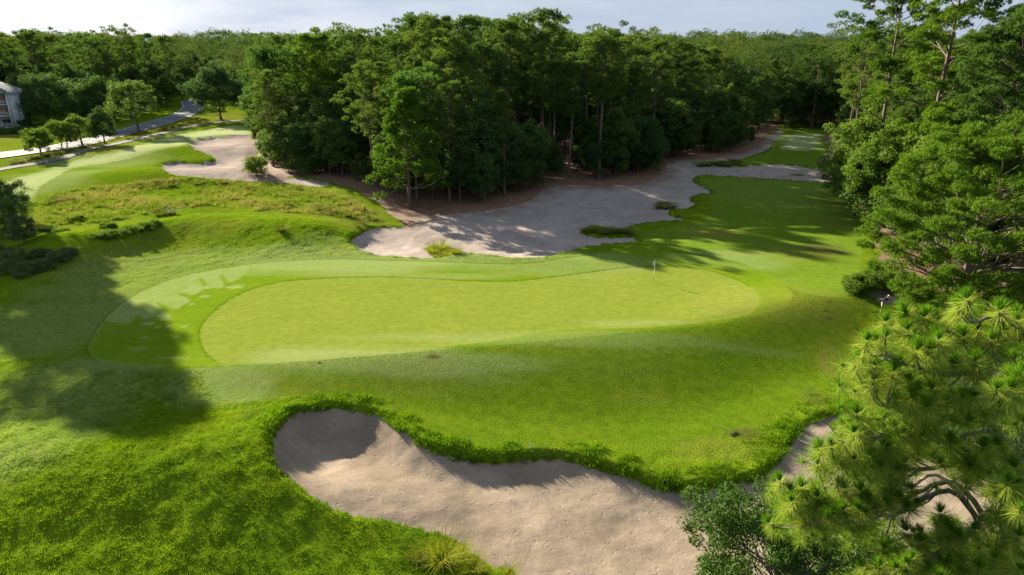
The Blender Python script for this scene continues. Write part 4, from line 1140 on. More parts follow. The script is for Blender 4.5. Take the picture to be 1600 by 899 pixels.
V, F = tube([(0, 0, 0.7), (0.02, 0, 1.5), (0.05, 0, FLH)], [0.022, 0.02, 0.016], 8); part('pole', V, F, 'pole', fl)
V, F = tube([(-0.02, 0, 0.0), (-0.01, 0, 0.35), (0, 0, 0.698)], [0.02, 0.02, 0.02], 8); part('lower_pole', V, F, 'pole_low', fl)
V, F = tube([(-0.02, 0, -0.1), (-0.02, 0, 0.012)], [0.07, 0.07], 14); part('cup', V, F, 'pole', fl)
# limp cloth: folds hanging from the top
nu, nv = 9, 10; V = []
for iv in range(nv):
    t = iv / (nv - 1)
    for iu in range(nu):
        s = iu / (nu - 1)
        V.append((0.05 - 0.30 * s * (0.55 + 0.25 * t) - 0.05 * t, 0.05 * math.sin(s * 9 + t * 2) * (0.4 + s), FLH - 0.04 - 0.42 * t - 0.28 * s))
i = np.arange(nu * nv).reshape(nv, nu)
F = np.stack([i[:-1, :-1], i[:-1, 1:], i[1:, 1:], i[1:, :-1]], -1).reshape(-1, 4)
me = mesh_np('flag', np.array(V), F, MAT['flag'], True); me.materials.append(MAT['flag_dark'])
for p_ in me.polygons:
    if p_.index % (nu - 1) < 3: p_.material_index = 1
link('flag', me, fl)

def rake(u0, v0, u1, v1, head, label):
    x0, y0 = survey(u0, v0); x1, y1 = survey(u1, v1)
    z0_ = float(grid_at(np.array([[x0, y0]]), VZ)[0]) + 0.07; z1_ = float(grid_at(np.array([[x1, y1]]), VZ)[0]) + 0.07
    r = empty('bunker_rake', (x1, y1, z1_)); tag(r, label, 'rake')
    a = np.array((x0 - x1, y0 - y1, z0_ - z1_)); d = unit(a); s = unit(np.cross(d, [0, 0, 1.0]))
    part('handle', *tube([a, a * 0.5 + [0, 0, 0.02], d * 0.05], [0.017, 0.018, 0.02], 7), 'pole_low', r)
    j = Join(); j.add(*tube([s * head, s * head * 0.3, -s * head], [0.045, 0.05, 0.045], 6))
    part('head', np.concatenate(j.v), np.concatenate(j.q), 'black', r)
    j = Join()
    for k in range(9):
        b = s * head * (-0.9 + k * 0.225); j.add(*tube([b, b - d * 0.06 + [0, 0, 0.08], b - d * 0.09 + [0, 0, 0.16]], [0.013, 0.011, 0.005], 4))
    part('teeth', np.concatenate(j.v), np.concatenate(j.q), 'black', r)
rake(1118, 664, 1146, 679, 0.36, 'black headed rake lying on mown grass above the front bunker')
sx_, sy_ = survey(831, 700); sz_ = float(grid_at(np.array([[sx_, sy_]]), VZ)[0])
st = empty('marker_stake', (sx_, sy_, sz_)); tag(st, 'short white stake leaning in the grass above the bunker lip', 'stake')
part('post', *tube([(0, 0, -0.15), (-0.12, 0.02, 0.22), (-0.2, 0.04, 0.4)], [0.035, 0.035, 0.03], 8), 'pole', st)
part('cap', *tube([(-0.2, 0.04, 0.398), (-0.205, 0.04, 0.415), (-0.21, 0.042, 0.43)], [0.036, 0.03, 0.008], 8), 'black', st)
lx, ly = survey(1246, 684); lx2, ly2 = survey(1263, 690); lz = float(grid_at(np.array([[lx, ly]]), VZ)[0]) + 0.06; lz2 = float(grid_at(np.array([[lx2, ly2]]), VZ)[0]) + 0.06
lg = tag(link('driftwood_log', mesh_np('driftwood_log', *tube([(0, 0, 0), ((lx2 - lx) * .3, (ly2 - ly) * .35, (lz2 - lz) * .3 + .02), ((lx2 - lx) * .7, (ly2 - ly) * .65, (lz2 - lz) * .7), (lx2 - lx, ly2 - ly, lz2 - lz)], [0.03, 0.05, 0.055, 0.035], 8), MAT['weathered'], True), None, (lx, ly, lz)), 'pale bleached log lying on the sand under the pine', 'log')
# ------------------------------------------------------------------ single trees that can be told apart
def solo(name, WC, bark, leaf, cat, loc, rz, label, scale=1.0, group=None):
    return plant(proto(name, WC, bark, leaf, cat), loc, rz, scale, label, group)
def g3(x, y): return (x, y, hz(x, y) - 0.12)

# front of the central wood
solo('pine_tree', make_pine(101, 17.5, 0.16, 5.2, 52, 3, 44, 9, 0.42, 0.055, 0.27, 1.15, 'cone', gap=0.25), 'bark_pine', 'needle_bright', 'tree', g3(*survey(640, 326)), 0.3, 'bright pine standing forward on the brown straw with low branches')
solo('pine_tree', make_pine(102, 19, 0.55, 3.6, 30, 3, 36, 8, 0.42, 0.055, 0.22, 1.1, 'round'), 'bark_pine', 'needle', 'tree', g3(*survey(652, 312)), 1.3, 'slender pine close behind the forward pine on the straw')
solo('pine_tree', make_pine(103, 25, 0.58, 4.8, 34, 3, 40, 8, 0.45, 0.06, 0.30, 1.3, 'round'), 'bark_pine', 'needle', 'tree', g3(*survey(936, 281)), 2.3, 'tall pine with long straight grey bole at the straw edge')
solo('pine_tree', make_pine(104, 22, 0.5, 5.2, 34, 3, 40, 8, 0.45, 0.06, 0.28, 1.3, 'mid'), 'bark_pine', 'needle', 'tree', g3(*survey(430, 246)), 3.3, 'leaning pine nearest the left sand bunker')
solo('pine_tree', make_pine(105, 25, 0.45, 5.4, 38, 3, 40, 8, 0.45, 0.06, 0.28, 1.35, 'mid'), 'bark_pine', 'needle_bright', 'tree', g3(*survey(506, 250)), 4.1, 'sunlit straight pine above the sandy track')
solo('pine_tree', make_pine(106, 21, 0.6, 3.2, 24, 3, 34, 8, 0.45, 0.06, 0.2, 1.1, 'round'), 'bark_grey', 'needle', 'tree', g3(*survey(864, 276)), 5.1, 'thin pale trunked pine in shade behind the sand')
solo('broadleaf_tree', make_broad(107, 15.5, 0.02, 7.4, 320, 110, 0.2, 0.3, 1.5, 2), 'bark_grey', 'leaf_dark', 'tree', g3(*survey(752, 300)), 0.5, 'massive dark leafy tree overhanging the straw in the wood middle')
solo('broadleaf_tree', make_broad(108, 10.5, 0.02, 4.8, 170, 100, 0.18, 0.22, 1.2, 2), 'bark_grey', 'leaf_dark', 'tree', g3(*survey(1000, 268)), 0.9, 'low spreading dark tree where the sand narrows')
solo('broadleaf_tree', make_broad(109, 9.5, 0.03, 4.0, 140, 100, 0.18, 0.2, 1.15, 2), 'bark_grey', 'leaf', 'tree', g3(*survey(530, 268)), 1.7, 'feathery grey green tree behind the sandy track')
solo('rounded_shrub', make_broad(110, 3.4, 0.0, 2.3, 80, 90, 0.10, 0.1, 0.7, 3), 'bark_grey', 'leaf_gum', 'shrub', g3(*survey(402, 272)), 0.2, 'rounded yellow green shrub at the sand bunker rim')
solo('rounded_shrub', make_broad(111, 3.6, 0.0, 2.6, 80, 90, 0.11, 0.1, 0.8, 3), 'bark_grey', 'leaf', 'shrub', g3(*survey(475, 272)), 1.2, 'dark shrub beside the sandy track')

# road side trees
def road_tree(seed, u, v, h, rx, leaf, label, base=0.12, trunks=1, n=150, name='broadleaf_tree', ls=0.2, cr=1.25):
    solo(name, make_broad(seed, h, base, rx, n, 90, ls, 0.022 * h, cr, trunks), 'bark_grey', leaf, 'tree', g3(*survey(u, v)), seed * 0.7, label)
road_tree(120, 345, 187, 16.5, 8.6, 'leaf_dark', 'big spreading oak beside the road bend', 0.12, 1, 260, ls=0.24, cr=1.5)
road_tree(121, 76, 196, 14.5, 7.4, 'leaf_dark', 'rounded dark oak next to the apartment block', 0.05, 1, 240, cr=1.5)
road_tree(122, 150, 195, 13.5, 7.4, 'leaf', 'broad green tree between the dark oak and the road', 0.05, 1, 240, cr=1.5)
road_tree(123, 217, 207, 14.5, 6.2, 'leaf', 'open crowned tree leaning over the road edge', 0.22, 1, 120, cr=1.2)
road_tree(124, 164, 226, 8.6, 2.9, 'leaf_dark', 'small dark tree on the verge of the cart path', 0.12, 1, 90, cr=0.9, ls=0.16)
road_tree(125, 132, 228, 7.0, 4.6, 'leaf_gum', 'low wide olive tree beside the small dark tree', 0.18, 2, 120, cr=0.9, ls=0.15)
road_tree(126, 98, 232, 6.2, 4.2, 'leaf_gum', 'low olive tree on the road verge next to the wide one', 0.2, 2, 100, cr=0.8, ls=0.15)
road_tree(127, 64, 243, 5.6, 3.2, 'leaf_gum', 'little open yellow green tree by the cart path bend', 0.2, 2, 100, cr=0.7, ls=0.14)
for k, (u, v, s) in enumerate(((285,158,11),(262,168,12),(235,178,10),(205,186,11),(180,188,13),(115,192,13),(45,190,15),(20,182,18),(300,150,12),(-10,186,17),(130,185,16),(215,176,15),(250,165,16))):
    pr = BROADS[k % 5]; sc = s / 15
    plant(pr, g3(*survey(u, v)), k * 1.1, (sc * 1.25, sc * 1.25, sc), 'leafy tree in the row hiding the dark wood beside the road', 'leafy row along the far side of the road')
hd = solo('clipped_shrub', make_broad(130, 2.4, 0.0, 1.9, 60, 90, 0.09, 0.08, 0.55, 3), 'bark_grey', 'leaf_dark', 'shrub', g3(*survey(40, 199)), 0, 'dark dome shaped shrub at the corner of the apartment block')
for k in range(8):
    u = 2 + k * 9.5
    plant(proto('hedge_shrub', make_broad(131 + k, 1.7, 0.0, 2.2, 46, 80, 0.1, 0.06, 0.6, 3), 'bark_grey', 'leaf', 'shrub'), g3(*survey(u, 209 + 1.0 * math.sin(k))), k, 1.0, 'clipped green shrub of the low hedge before the apartment block', 'hedge before the apartment block')

# shrubs on the left of the ridge
solo('evergreen_shrub', make_broad(140, 6.4, 0.0, 3.0, 170, 120, 0.07, 0.1, 0.6, 2), 'bark_grey', 'leaf_dark', 'shrub', g3(*survey(4, 372)), 0.4, 'dark evergreen thicket at the ridge end')
solo('evergreen_shrub', make_broad(141, 5.6, 0.0, 2.6, 140, 120, 0.07, 0.1, 0.6, 2), 'bark_grey', 'leaf_dark', 'shrub', g3(*survey(22, 346)), 1.4, 'tall dark evergreen behind the cone shaped bush')
solo('conical_shrub', make_broad(142, 3.6, 0.0, 1.4, 90, 120, 0.065, 0.08, 0.42, 1), 'bark_grey', 'leaf_grey', 'shrub', g3(*survey(38, 381)), 2.4, 'cone shaped bush with pale glossy leaves')
for k, (u, v, h, r) in enumerate(((10,425,1.3,1.6),(40,428,1.2,1.7),(68,420,1.1,1.5),(90,408,1.0,1.3),(25,410,1.4,1.6),(108,398,.8,1.0),(60,400,.8,1.1),(0,402,1.4,1.5))):
    solo('heath_shrub', make_broad(150 + k, h, 0.0, r, 60, 110, 0.05, 0.04, 0.36, 3), 'bark_grey', 'leaf_grey', 'shrub', g3(*survey(u, v)), k, 'low grey green heath shrub under the cone shaped bush', group='heath shrubs at the ridge end')
for k, (u, v, h, r) in enumerate(((160,372,.7,1.3),(180,368,.8,1.5),(205,362,.8,1.4),(228,357,.7,1.3),(240,352,.6,1.1),(170,358,.6,1.0),(120,345,.7,1.2),(95,365,.6,1.0),(75,360,.7,1.1))):
    solo('low_shrub', make_broad(160 + k, h, 0.0, r, 50, 110, 0.05, 0.03, 0.3, 3), 'bark_grey', 'leaf_gum', 'shrub', g3(*survey(u, v)), k, 'low bright green bush sprawling over the bare native slope', group='low bushes on the native slope')

# trees beyond the left edge of the view that shade the left end of the green
shade = make_pine(301, 30, 0.40, 5.5, 52, 4, 66, 9, 0.45, 0.10, 0.36, 1.4, 'mid', gap=0.05)
shp = proto('pine_tree', shade, 'bark_pine', 'needle', 'tree')
plant(shp, g3(-77, 97.5), 0.4, 1.0, 'great pine left of the green whose crown shades the dewy apron')
plant(shp, g3(-87.0, 108.5), 2.0, 1.0, 'second great pine standing behind the one that shades the apron')

# right hand trees
HI = dict(nneed=11, tlen=0.36, twid=0.030)
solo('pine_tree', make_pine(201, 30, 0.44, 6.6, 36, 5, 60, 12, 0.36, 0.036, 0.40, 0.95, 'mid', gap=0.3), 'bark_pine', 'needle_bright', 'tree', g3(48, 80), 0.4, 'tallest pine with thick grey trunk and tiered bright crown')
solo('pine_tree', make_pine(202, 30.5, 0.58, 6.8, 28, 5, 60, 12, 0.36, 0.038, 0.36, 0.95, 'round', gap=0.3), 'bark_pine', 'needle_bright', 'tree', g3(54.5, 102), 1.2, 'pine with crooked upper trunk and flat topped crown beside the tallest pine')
solo('pine_tree', make_pine(203, 26, 0.5, 5.6, 30, 5, 54, 12, 0.36, 0.038, 0.36, 0.95, 'mid', gap=0.3), 'bark_pine', 'needle', 'tree', g3(50, 71), 2.2, 'dark pine with reddish trunk right behind the tallest pine')
solo('pine_tree', make_pine(204, 25, 0.4, 5.6, 46, 4, 56, 10, 0.38, 0.036, 0.3, 1.15, 'mid'), 'bark_pine', 'needle', 'tree', g3(61, 84), 3.2, 'dense pine filling the gap behind the reddish trunk')
solo('pine_tree', make_pine(205, 16.5, 0.14, 9.6, 84, 4, 80, 13, 0.34, 0.026, 0.30, 0.95, 'mid', gap=0.1), 'bark_pine', 'needle_bright', 'tree', g3(38.5, 55), 0.9, 'wide bushy pine with low sweeping branches above the golfer')
solo('sweetgum_tree', make_broad(206, 15.5, 0.14, 4.6, 210, 120, 0.16, 0.26, 1.1), 'bark_grey', 'leaf_gum', 'tree', g3(*survey(1334, 337)), 0.6, 'bright sweetgum on the fairway edge with dark forked trunk')
solo('sweetgum_tree', make_broad(207, 12.5, 0.12, 3.6, 170, 120, 0.15, 0.2, 1.0), 'bark_grey', 'leaf_gum', 'tree', g3(*survey(1356, 352)), 1.6, 'smaller sweetgum with thin trunk beside the forked one')
solo('sweetgum_tree', make_broad(208, 16.5, 0.06, 5.4, 240, 120, 0.16, 0.28, 1.2), 'bark_grey', 'leaf_gum', 'tree', g3(52, 78), 2.6, 'leafy sweetgum below the crooked pine')
solo('sweetgum_tree', make_broad(209, 15, 0.05, 5.0, 220, 120, 0.15, 0.26, 1.15), 'bark_grey', 'leaf_gum', 'tree', g3(51.5, 61), 3.6, 'lime leaved sweetgum behind the wide bushy pine')
solo('oak_tree', make_broad(210, 12, 0.03, 4.6, 190, 110, 0.17, 0.24, 1.2, 2), 'bark_grey', 'leaf_grey', 'tree', g3(56, 112), 4.6, 'greyish oak leaning over the far fairway edge')
for k, (u, v, h, r) in enumerate(((1342,452,1.5,1.5),(1360,447,2.0,1.8),(1385,443,1.8,1.8),(1335,458,1.0,1.0),(1410,441,1.9,1.7))):
    solo('bunker_shrub', make_broad(220 + k, h, 0.0, r, 60, 110, 0.07, 0.06, 0.45, 3), 'bark_grey', 'leaf_gum', 'shrub', g3(*survey(u, v)), k, 'green shrub along the back rim of the golfer\'s bunker', group='shrubs behind the golfer\'s bunker')
for k, (u, v, h, r) in enumerate(((1404,508,1.0,1.5),(1430,511,1.1,1.6),(1462,513,1.2,1.7),(1500,515,1.4,1.9),(1385,514,.8,1.2))):
    solo('young_pine', make_pine(230 + k, h * 1.25, 0.04, r, 26, 3, 26, 13, 0.26, 0.02, 0.05, 0.42, 'cone', gap=0.0), 'bark_pine', 'needle_bright', 'tree', g3(*survey(u, v)), k, 'bushy young pine screening the near rim of the golfer\'s bunker', group='young pines before the golfer')

for k, (x, y, h, r) in enumerate(((49.5, 92, 10, 3.6), (52, 86, 12, 4.2), (49, 80, 9, 3.6), (56, 92, 13, 4.4), (48.5, 73.5, 8.5, 3.4), (54, 70, 12, 4.4), (47, 66, 8, 3.4), (57, 60, 14, 4.8), (50, 52, 11, 4.2), (60, 76, 15, 5), (58, 102, 12, 4.2), (62, 112, 13, 4.4))):
    plant(BROADS[k % 5], g3(x, y), k * 0.9, (r / 4.5, r / 4.5, h / 15), 'leafy understory tree below the tall pines beside the fairway', 'understory below the tall right hand pines', 'leaf_gum' if k % 2 else None)
# glossy small leaved tree standing in the front sand
solo('water_oak', make_broad(240, 9.7, 0.10, 4.1, 420, 200, 0.062, 0.16, 0.58, 2, ragged=2.0), 'bark_grey', 'leaf_oak', 'tree', g3(10.5, 20.6), 0.4, 'dark small leaved oak growing beside the near pine over the front sand')

for k, (x, y, h, r) in enumerate(((15.5, 20.5, 6.0, 2.6), (14.0, 17.5, 5.0, 2.3), (18.5, 24, 4.5, 2.4), (11.0, 17.0, 4.5, 2.0), (20.5, 20.5, 5, 2.6), (22.5, 27.5, 3.0, 2.0), (17.0, 28.5, 1.6, 1.2), (30, 43, 3.2, 2.2), (33, 46, 3.4, 2.4), (36, 42, 3.6, 2.4), (29, 37.5, 3, 2.1), (33, 38, 3.2, 2.2), (38, 47, 3.6, 2.4))):
    solo('wax_myrtle', make_broad(260 + k, h, 0.02, r, 110, 130, 0.06, 0.06, 0.6, 3), 'bark_grey', 'leaf_dark' if k % 2 else 'leaf', 'shrub', g3(x, y), k, *(('dark leafy shrub filling the ground below the near longleaf pine',) if k < 7 else ('leafy shrub on the pine straw between the longleaf pine and the bushy pine',)), group='shrubs below the near longleaf pine' if k < 7 else 'shrubs on the straw behind the longleaf pine')

# ------------------------------------------------------------------ the near longleaf pine: limbs and single needle tufts
rngN = np.random.default_rng(404)
def tuft_mesh(seed, n=340, L=0.335):
    r = np.random.default_rng(seed); V = []; F = []; old = []
    for i in range(n):
        young = i < n * 0.5
        th = r.uniform(0, 0.75) if young else r.uniform(0.75, 2.25)
        ph = r.uniform(0, 6.28)
        d = np.array([math.sin(th) * math.cos(ph), math.sin(th) * math.sin(ph), math.cos(th)])
        l = L * (r.uniform(0.62, 0.9) if young else r.uniform(0.8, 1.15))
        w = unit(np.cross(d, r.normal(size=3))) * 0.0040
        base = np.array([0, 0, (0.05 if young else -0.1 * r.random())])
        dr = np.array([0, 0, -1.0]) * l * (0.03 if young else 0.2)
        b = len(V)
        for t in (0, 0.5, 1.0):
            q = base + d * l * t + dr * t * t
            k = 1 - 0.75 * t * t
            V += [q - w * k, q + w * k]; old += [0.0 if young else r.uniform(0.55, 1.0)] * 2
        F += [(b, b + 1, b + 3, b + 2), (b + 2, b + 3, b + 5, b + 4)]
    return mesh_np('needle_tuft', np.array(V), np.array(F), MAT['near_needle'], False, {'old': np.array(old)})
MAT['near_needle'] = leaf_mat('longleaf_needles', (0.095, 0.220, 0.012), (0.12, 0.24, 0.014), (1.15, 1.25, 0.5), 0.6, tint_attr=[('old', 'GEOMETRY', (0.30, 0.35, 0.055))], transl=0.4, spec=0.12)
TUFTS = [tuft_mesh(500 + k) for k in range(6)]
near = empty('longleaf_pine', (10.9, 11.6, hz(10.9, 11.6) - 0.1))
tag(near, 'near longleaf pine with long shaggy needle tufts leaning over the front sand', 'tree')
O = np.array(near.location)
def lp_(u, v, t): return np.array(at(u, v, t)) - O
trunk_pts = [np.array((0, 0, 0)), np.array((0.05, 0.1, 6)), np.array((-0.1, 0.05, 12)), np.array((0.1, 0.15, 16.5)), np.array((-0.05, 0.3, 19.5)), np.array((-0.2, 0.4, 21.6))]
tp = spline(trunk_pts, 4, False)
part('trunk', *tube(tp, np.interp(tp[:, 2], [0, 12, 19, 21.7], [0.30, 0.21, 0.10, 0.03]), 12), 'bark_pine', near)
def on_trunk(z): return np.array([np.interp(z, tp[:, 2], tp[:, c]) for c in range(3)])
LIMBS = [  # start height on the trunk, then sightings (u, v, distance)
    (19.2, [(1560,560,12.2),(1480,520,12.3),(1400,505,12.4)]),
    (18.6, [(1570,590,12.0),(1470,585,11.6),(1390,560,11.4),(1340,545,11.3)]),
    (18.0, [(1580,640,12.4),(1480,650,12.2),(1400,640,12.0),(1350,600,11.8)]),
    (17.2, [(1560,680,12.6),(1470,690,12.6),(1390,680,12.6),(1310,690,12.6)]),
    (16.6, [(1540,720,12.8),(1440,735,13.0),(1350,720,13.2),(1300,670,13.3)]),
    (15.2, [(1500,760,13.4),(1400,785,13.5),(1310,790,13.6),(1230,775,13.8)]),
    (14.8, [(1500,775,13.2),(1410,800,13.0),(1330,815,13.2),(1260,810,13.6)]),
    (14.4, [(1560,800,13.0),(1500,850,12.6),(1430,880,12.4),(1370,905,12.4)]),
    (13.8, [(1570,850,12.8),(1540,900,12.2),(1480,930,12.0)]),
    (19.8, [(1600,520,12.0),(1560,500,11.6),(1510,500,11.4)]),
    (19.0, [(1620,580,11.4),(1590,600,10.8),(1560,620,10.4)]),
    (16.0, [(1640,720,11.8),(1600,760,11.2),(1560,790,10.8)])]
limb_pts = []
bridx = []
for k, (z, sg) in enumerate(LIMBS):
    pts = spline([on_trunk(z)] + [lp_(*s) for s in sg], 5, False)
    pts = pts + 0.05 * np.sin(np.arange(len(pts))[:, None] * np.array([1.3, 1.7, 2.1]) + k) * np.linspace(0, 1, len(pts))[:, None]
    limb_pts.append((pts, part('branch', *tube(pts, np.linspace(0.065, 0.012, len(pts)), 8), 'bark_grey', near)))
TUFT_SIGHT = [(1330,545),(1378,535),(1432,552),(1397,512),(1420,520),(1345,597),(1365,590),(1295,0)]
tuft_pos = [(1372,538,11.3),(1432,552,11.3),(1345,560,11.4),(1420,520,11.8),(1390,515,12.0),(1466,505,12.1),(1500,492,12.2),(1535,500,11.9),(1550,535,11.6),(1524,568,11.2),(1506,530,11.7),(1562,520,11.6),(1585,565,11.2),(1590,500,11.9),(1470,535,11.6),(1455,570,11.4),(1430,615,11.5),(1420,600,11.6),(1460,610,11.5),(1395,585,11.5),(1365,597,11.6),(1400,628,11.8),(1422,640,11.9),(1455,632,11.8),(1523,622,11.4),(1480,630,11.7),(1560,640,11.4),(1590,620,11.2),(1340,650,12.4),(1330,665,12.6),(1318,690,12.9),(1348,688,12.7),(1300,700,13.0),(1310,722,13.1),(1335,720,12.9),(1360,715,12.8),(1365,735,12.9),(1380,660,12.4),(1385,700,12.7),(1400,670,12.4),(1425,690,12.6),(1440,660,12.2),(1220,755,13.8),(1238,770,13.7),(1232,790,13.8),(1255,765,13.6),(1262,790,13.6),(1280,780,13.5),(1275,800,13.5),(1295,795,13.5),(1320,768,13.4),(1345,770,13.3),(1362,800,13.3),(1390,755,13.2),(1398,748,13.1),(1310,815,13.5),(1345,820,13.4),(1355,785,13.3),(1255,815,13.8),(1485,695,11.9),(1515,730,12.0),(1535,700,11.8),(1565,700,11.5),(1588,735,11.3),(1505,715,12.2),(1418,835,12.8),(1440,850,12.6),(1382,862,12.6),(1405,870,12.5),(1470,805,12.6),(1500,842,12.2),(1522,830,12.2),(1480,825,12.4),(1555,875,11.8),(1590,840,11.8),(1560,800,12.0),(1578,800,11.9),(1350,890,12.6),(1372,900,12.5),(1420,895,12.3),(1450,888,12.3),(1480,880,12.2),(1500,895,12.0),(1530,890,11.8),(1590,890,11.5),(1585,775,11.8)]
extra = []
for (u, v, t) in tuft_pos:
    for q in range(2 if rngN.random() < 0.45 else 1):
        extra.append((u + rngN.normal() * 18, v + abs(rngN.normal()) * 16, t + abs(rngN.normal()) * 0.5 + 0.15))
for k, (pts, ob) in enumerate(limb_pts):
    for q in range(7):
        i = int(rngN.integers(int(len(pts) * 0.45), len(pts))); extra.append(tuple(pts[i] + [rngN.normal() * .18, -abs(rngN.normal()) * .2, 0.12 + abs(rngN.normal()) * .15]) + ('p',))
TW = {k: Join() for k in range(len(LIMBS))}
allp = [(lp_(*s), 1.0) for s in tuft_pos] + [(np.array(s[:3]) if len(s) == 4 else lp_(*s), 0.85) for s in extra]
for q, s in allp:
    best = None
    for k, (pts, ob) in enumerate(limb_pts):
        d = np.linalg.norm(pts - (q + [0, 0, -0.25]), axis=1); i = int(d.argmin())
        if best is None or d[i] < best[0]: best = (d[i], k, i)
    _, k, i = best
    pts, ob = limb_pts[k]
    i2 = max(0, i - 2); p0 = pts[i2]
    mid = 0.55 * p0 + 0.45 * q + np.array([0, 0, -0.12])
    TW[k].add(*tube(spline([p0, mid, q + [0, 0, -0.06], q], 3, False), np.linspace(0.018, 0.010, 10), 5))
    tdir = unit(unit(q - mid) * 0.7 + np.array([-0.1, -0.05, 0.9]) + rngN.normal(size=3) * 0.12)
    o = link('needle_tuft', TUFTS[int(rngN.integers(6))], ob)
    o.location = q
    o.rotation_euler = (Vector(tdir).to_track_quat('Z', 'Y').to_matrix() @ __import__('mathutils').Matrix.Rotation(rngN.uniform(0, 6.28), 3, 'Z')).to_euler()
    sc_ = s * rngN.uniform(0.8, 1.15); o.scale = (sc_, sc_, sc_)
# inner foliage behind the single tufts, too dense to pick apart
def fan(seed, n=80, L=0.36):
    r = np.random.default_rng(seed); d = unit(r.normal(size=(n, 3)) + [0, 0, 0.5]); w = unit(np.cross(d, r.normal(size=(n, 3)))) * 0.0048
    return np.stack([-w, w, d * L * r.uniform(.6, 1.1, (n, 1))], 1).reshape(-1, 3)
fans = [fan(900 + k) for k in range(6)]; IV = []; IO = []
for s in tuft_pos * 8:
    q = lp_(s[0] + rngN.normal() * 26, s[1] + abs(rngN.normal()) * 22 + 6, s[2] + abs(rngN.normal()) * 0.9 + 0.3)
    IV.append(fans[int(rngN.integers(6))] + q); IO.append(np.full(240, rngN.uniform(0, 0.6)))
IV = np.concatenate(IV)
tag(link('inner_needles', mesh_np('inner_needles', IV, np.arange(len(IV)).reshape(-1, 3), MAT['near_needle'], False, {'old': np.concatenate(IO)}), near), kind='stuff')
for k, jn in TW.items():
    if jn.n: tag(part('twigs', np.concatenate(jn.v), np.concatenate(jn.q), 'bark_grey', limb_pts[k][1]), kind='stuff')
for z, sg, r in ((15.3, [(1480,752,13.4),(1420,764,13.3),(1372,772,13.2)], 0.05), (15.0, [(1495,762,13.2),(1440,778,13.1),(1400,800,13.0),(1378,808,13.0)], 0.035)):
    pts = spline([on_trunk(z)] + [lp_(*s) for s in sg], 5, False)
    tag(part('dead_branch', *tube(pts, np.linspace(r, 0.012, len(pts)), 7), 'weathered', near), 'bare grey dead branch')
# ------------------------------------------------------------------ golfer
def skin_mesh(name, verts, edges, radii, root=0, sub=2):
    me = bpy.data.meshes.new(name); me.from_pydata([Vector(v) for v in verts], edges, []); me.update()
    o = bpy.data.objects.new(name, me); COL.objects.link(o)
    o.modifiers.new('skin', 'SKIN'); o.modifiers['skin'].use_smooth_shade = True
    if not me.skin_vertices: me.skin_vertices.new()
    for v, r in zip(me.skin_vertices[0].data, radii): v.radius = (r, r) if not hasattr(r, '__len__') else r
    for i, v in enumerate(me.skin_vertices[0].data): v.use_root = (i == root)
    sb = o.modifiers.new('smooth', 'SUBSURF'); sb.levels = sub; sb.render_levels = sub
    dg = bpy.context.evaluated_depsgraph_get(); dg.update()
    m2 = bpy.data.meshes.new_from_object(o.evaluated_get(dg)); m2.name = name
    bpy.data.objects.remove(o); bpy.data.meshes.remove(me)
    return m2
MAT['skin'] = simple_mat('skin', (0.42, 0.25, 0.17), 0.6, 0.06, 8)
MAT['navy'] = simple_mat('navy_shirt', (0.018, 0.025, 0.05), 0.85, 0.2, 12)
MAT['khaki'] = simple_mat('pale_trousers', (0.62, 0.58, 0.48), 0.85, 0.08, 12)
MAT['white'] = simple_mat('white_cloth', (0.72, 0.72, 0.72), 0.8, 0.05, 12)
MAT['hair'] = simple_mat('grey_hair', (0.12, 0.10, 0.085), 0.8, 0.2, 20)
MAT['steel'] = simple_mat('club_steel', (0.45, 0.46, 0.48), 0.3, 0.05, 5, metallic=0.9)
# figure faces local +X, hips at the origin's column, bending forward over the ball
J = {'pelvis': (0, 0, 0.93), 'waist': (0.05, 0, 1.06), 'chest': (0.17, 0, 1.28), 'neck': (0.27, 0, 1.46), 'nape': (0.31, 0, 1.53),
     'sl': (0.20, 0.17, 1.40), 'el': (0.27, 0.22, 1.12), 'wl': (0.42, 0.07, 0.92), 'sr': (0.20, -0.17, 1.40), 'er': (0.27, -0.21, 1.12), 'wr': (0.43, -0.02, 0.90),
     'hl': (-0.01, 0.11, 0.90), 'kl': (0.07, 0.17, 0.49), 'al': (-0.02, 0.19, 0.09), 'tl': (0.17, 0.22, 0.04), 'hr': (-0.01, -0.11, 0.90), 'kr': (0.07, -0.17, 0.49), 'ar': (-0.02, -0.19, 0.09), 'tr': (0.17, -0.22, 0.04)}
Rr = {'pelvis': (.19, .16), 'waist': (.19, .16), 'chest': (.23, .17), 'neck': .065, 'nape': .058, 'sl': .075, 'el': .05, 'wl': .034, 'sr': .075, 'er': .05, 'wr': .034, 'hl': .10, 'kl': .068, 'al': .046, 'tl': .04, 'hr': .10, 'kr': .068, 'ar': .046, 'tr': .04}
ks = list(J); ed = [('pelvis', 'waist'), ('waist', 'chest'), ('chest', 'neck'), ('neck', 'nape'), ('chest', 'sl'), ('sl', 'el'), ('el', 'wl'), ('chest', 'sr'), ('sr', 'er'), ('er', 'wr'), ('pelvis', 'hl'), ('hl', 'kl'), ('kl', 'al'), ('al', 'tl'), ('pelvis', 'hr'), ('hr', 'kr'), ('kr', 'ar'), ('ar', 'tr')]
bm = skin_mesh('body', [J[k] for k in ks], [(ks.index(a), ks.index(b)) for a, b in ed], [Rr[k] for k in ks])
for m in ('skin', 'navy', 'khaki', 'white'): bm.materials.append(MAT[m])
for p_ in bm.polygons:
    c = p_.center
    if c.z < 0.12: i = 3
    elif c.z < 0.96 and c.x < 0.2: i = 2
    elif c.z > 1.45 and abs(c.y) < 0.1 and c.x > 0.22: i = 0
    elif c.z < 1.15 and c.x > 0.24: i = 0
    else: i = 1
    p_.material_index = i
gxp, gyp = survey(1377, 488); gzp = float(grid_at(np.array([[gxp, gyp]]), VZ)[0])
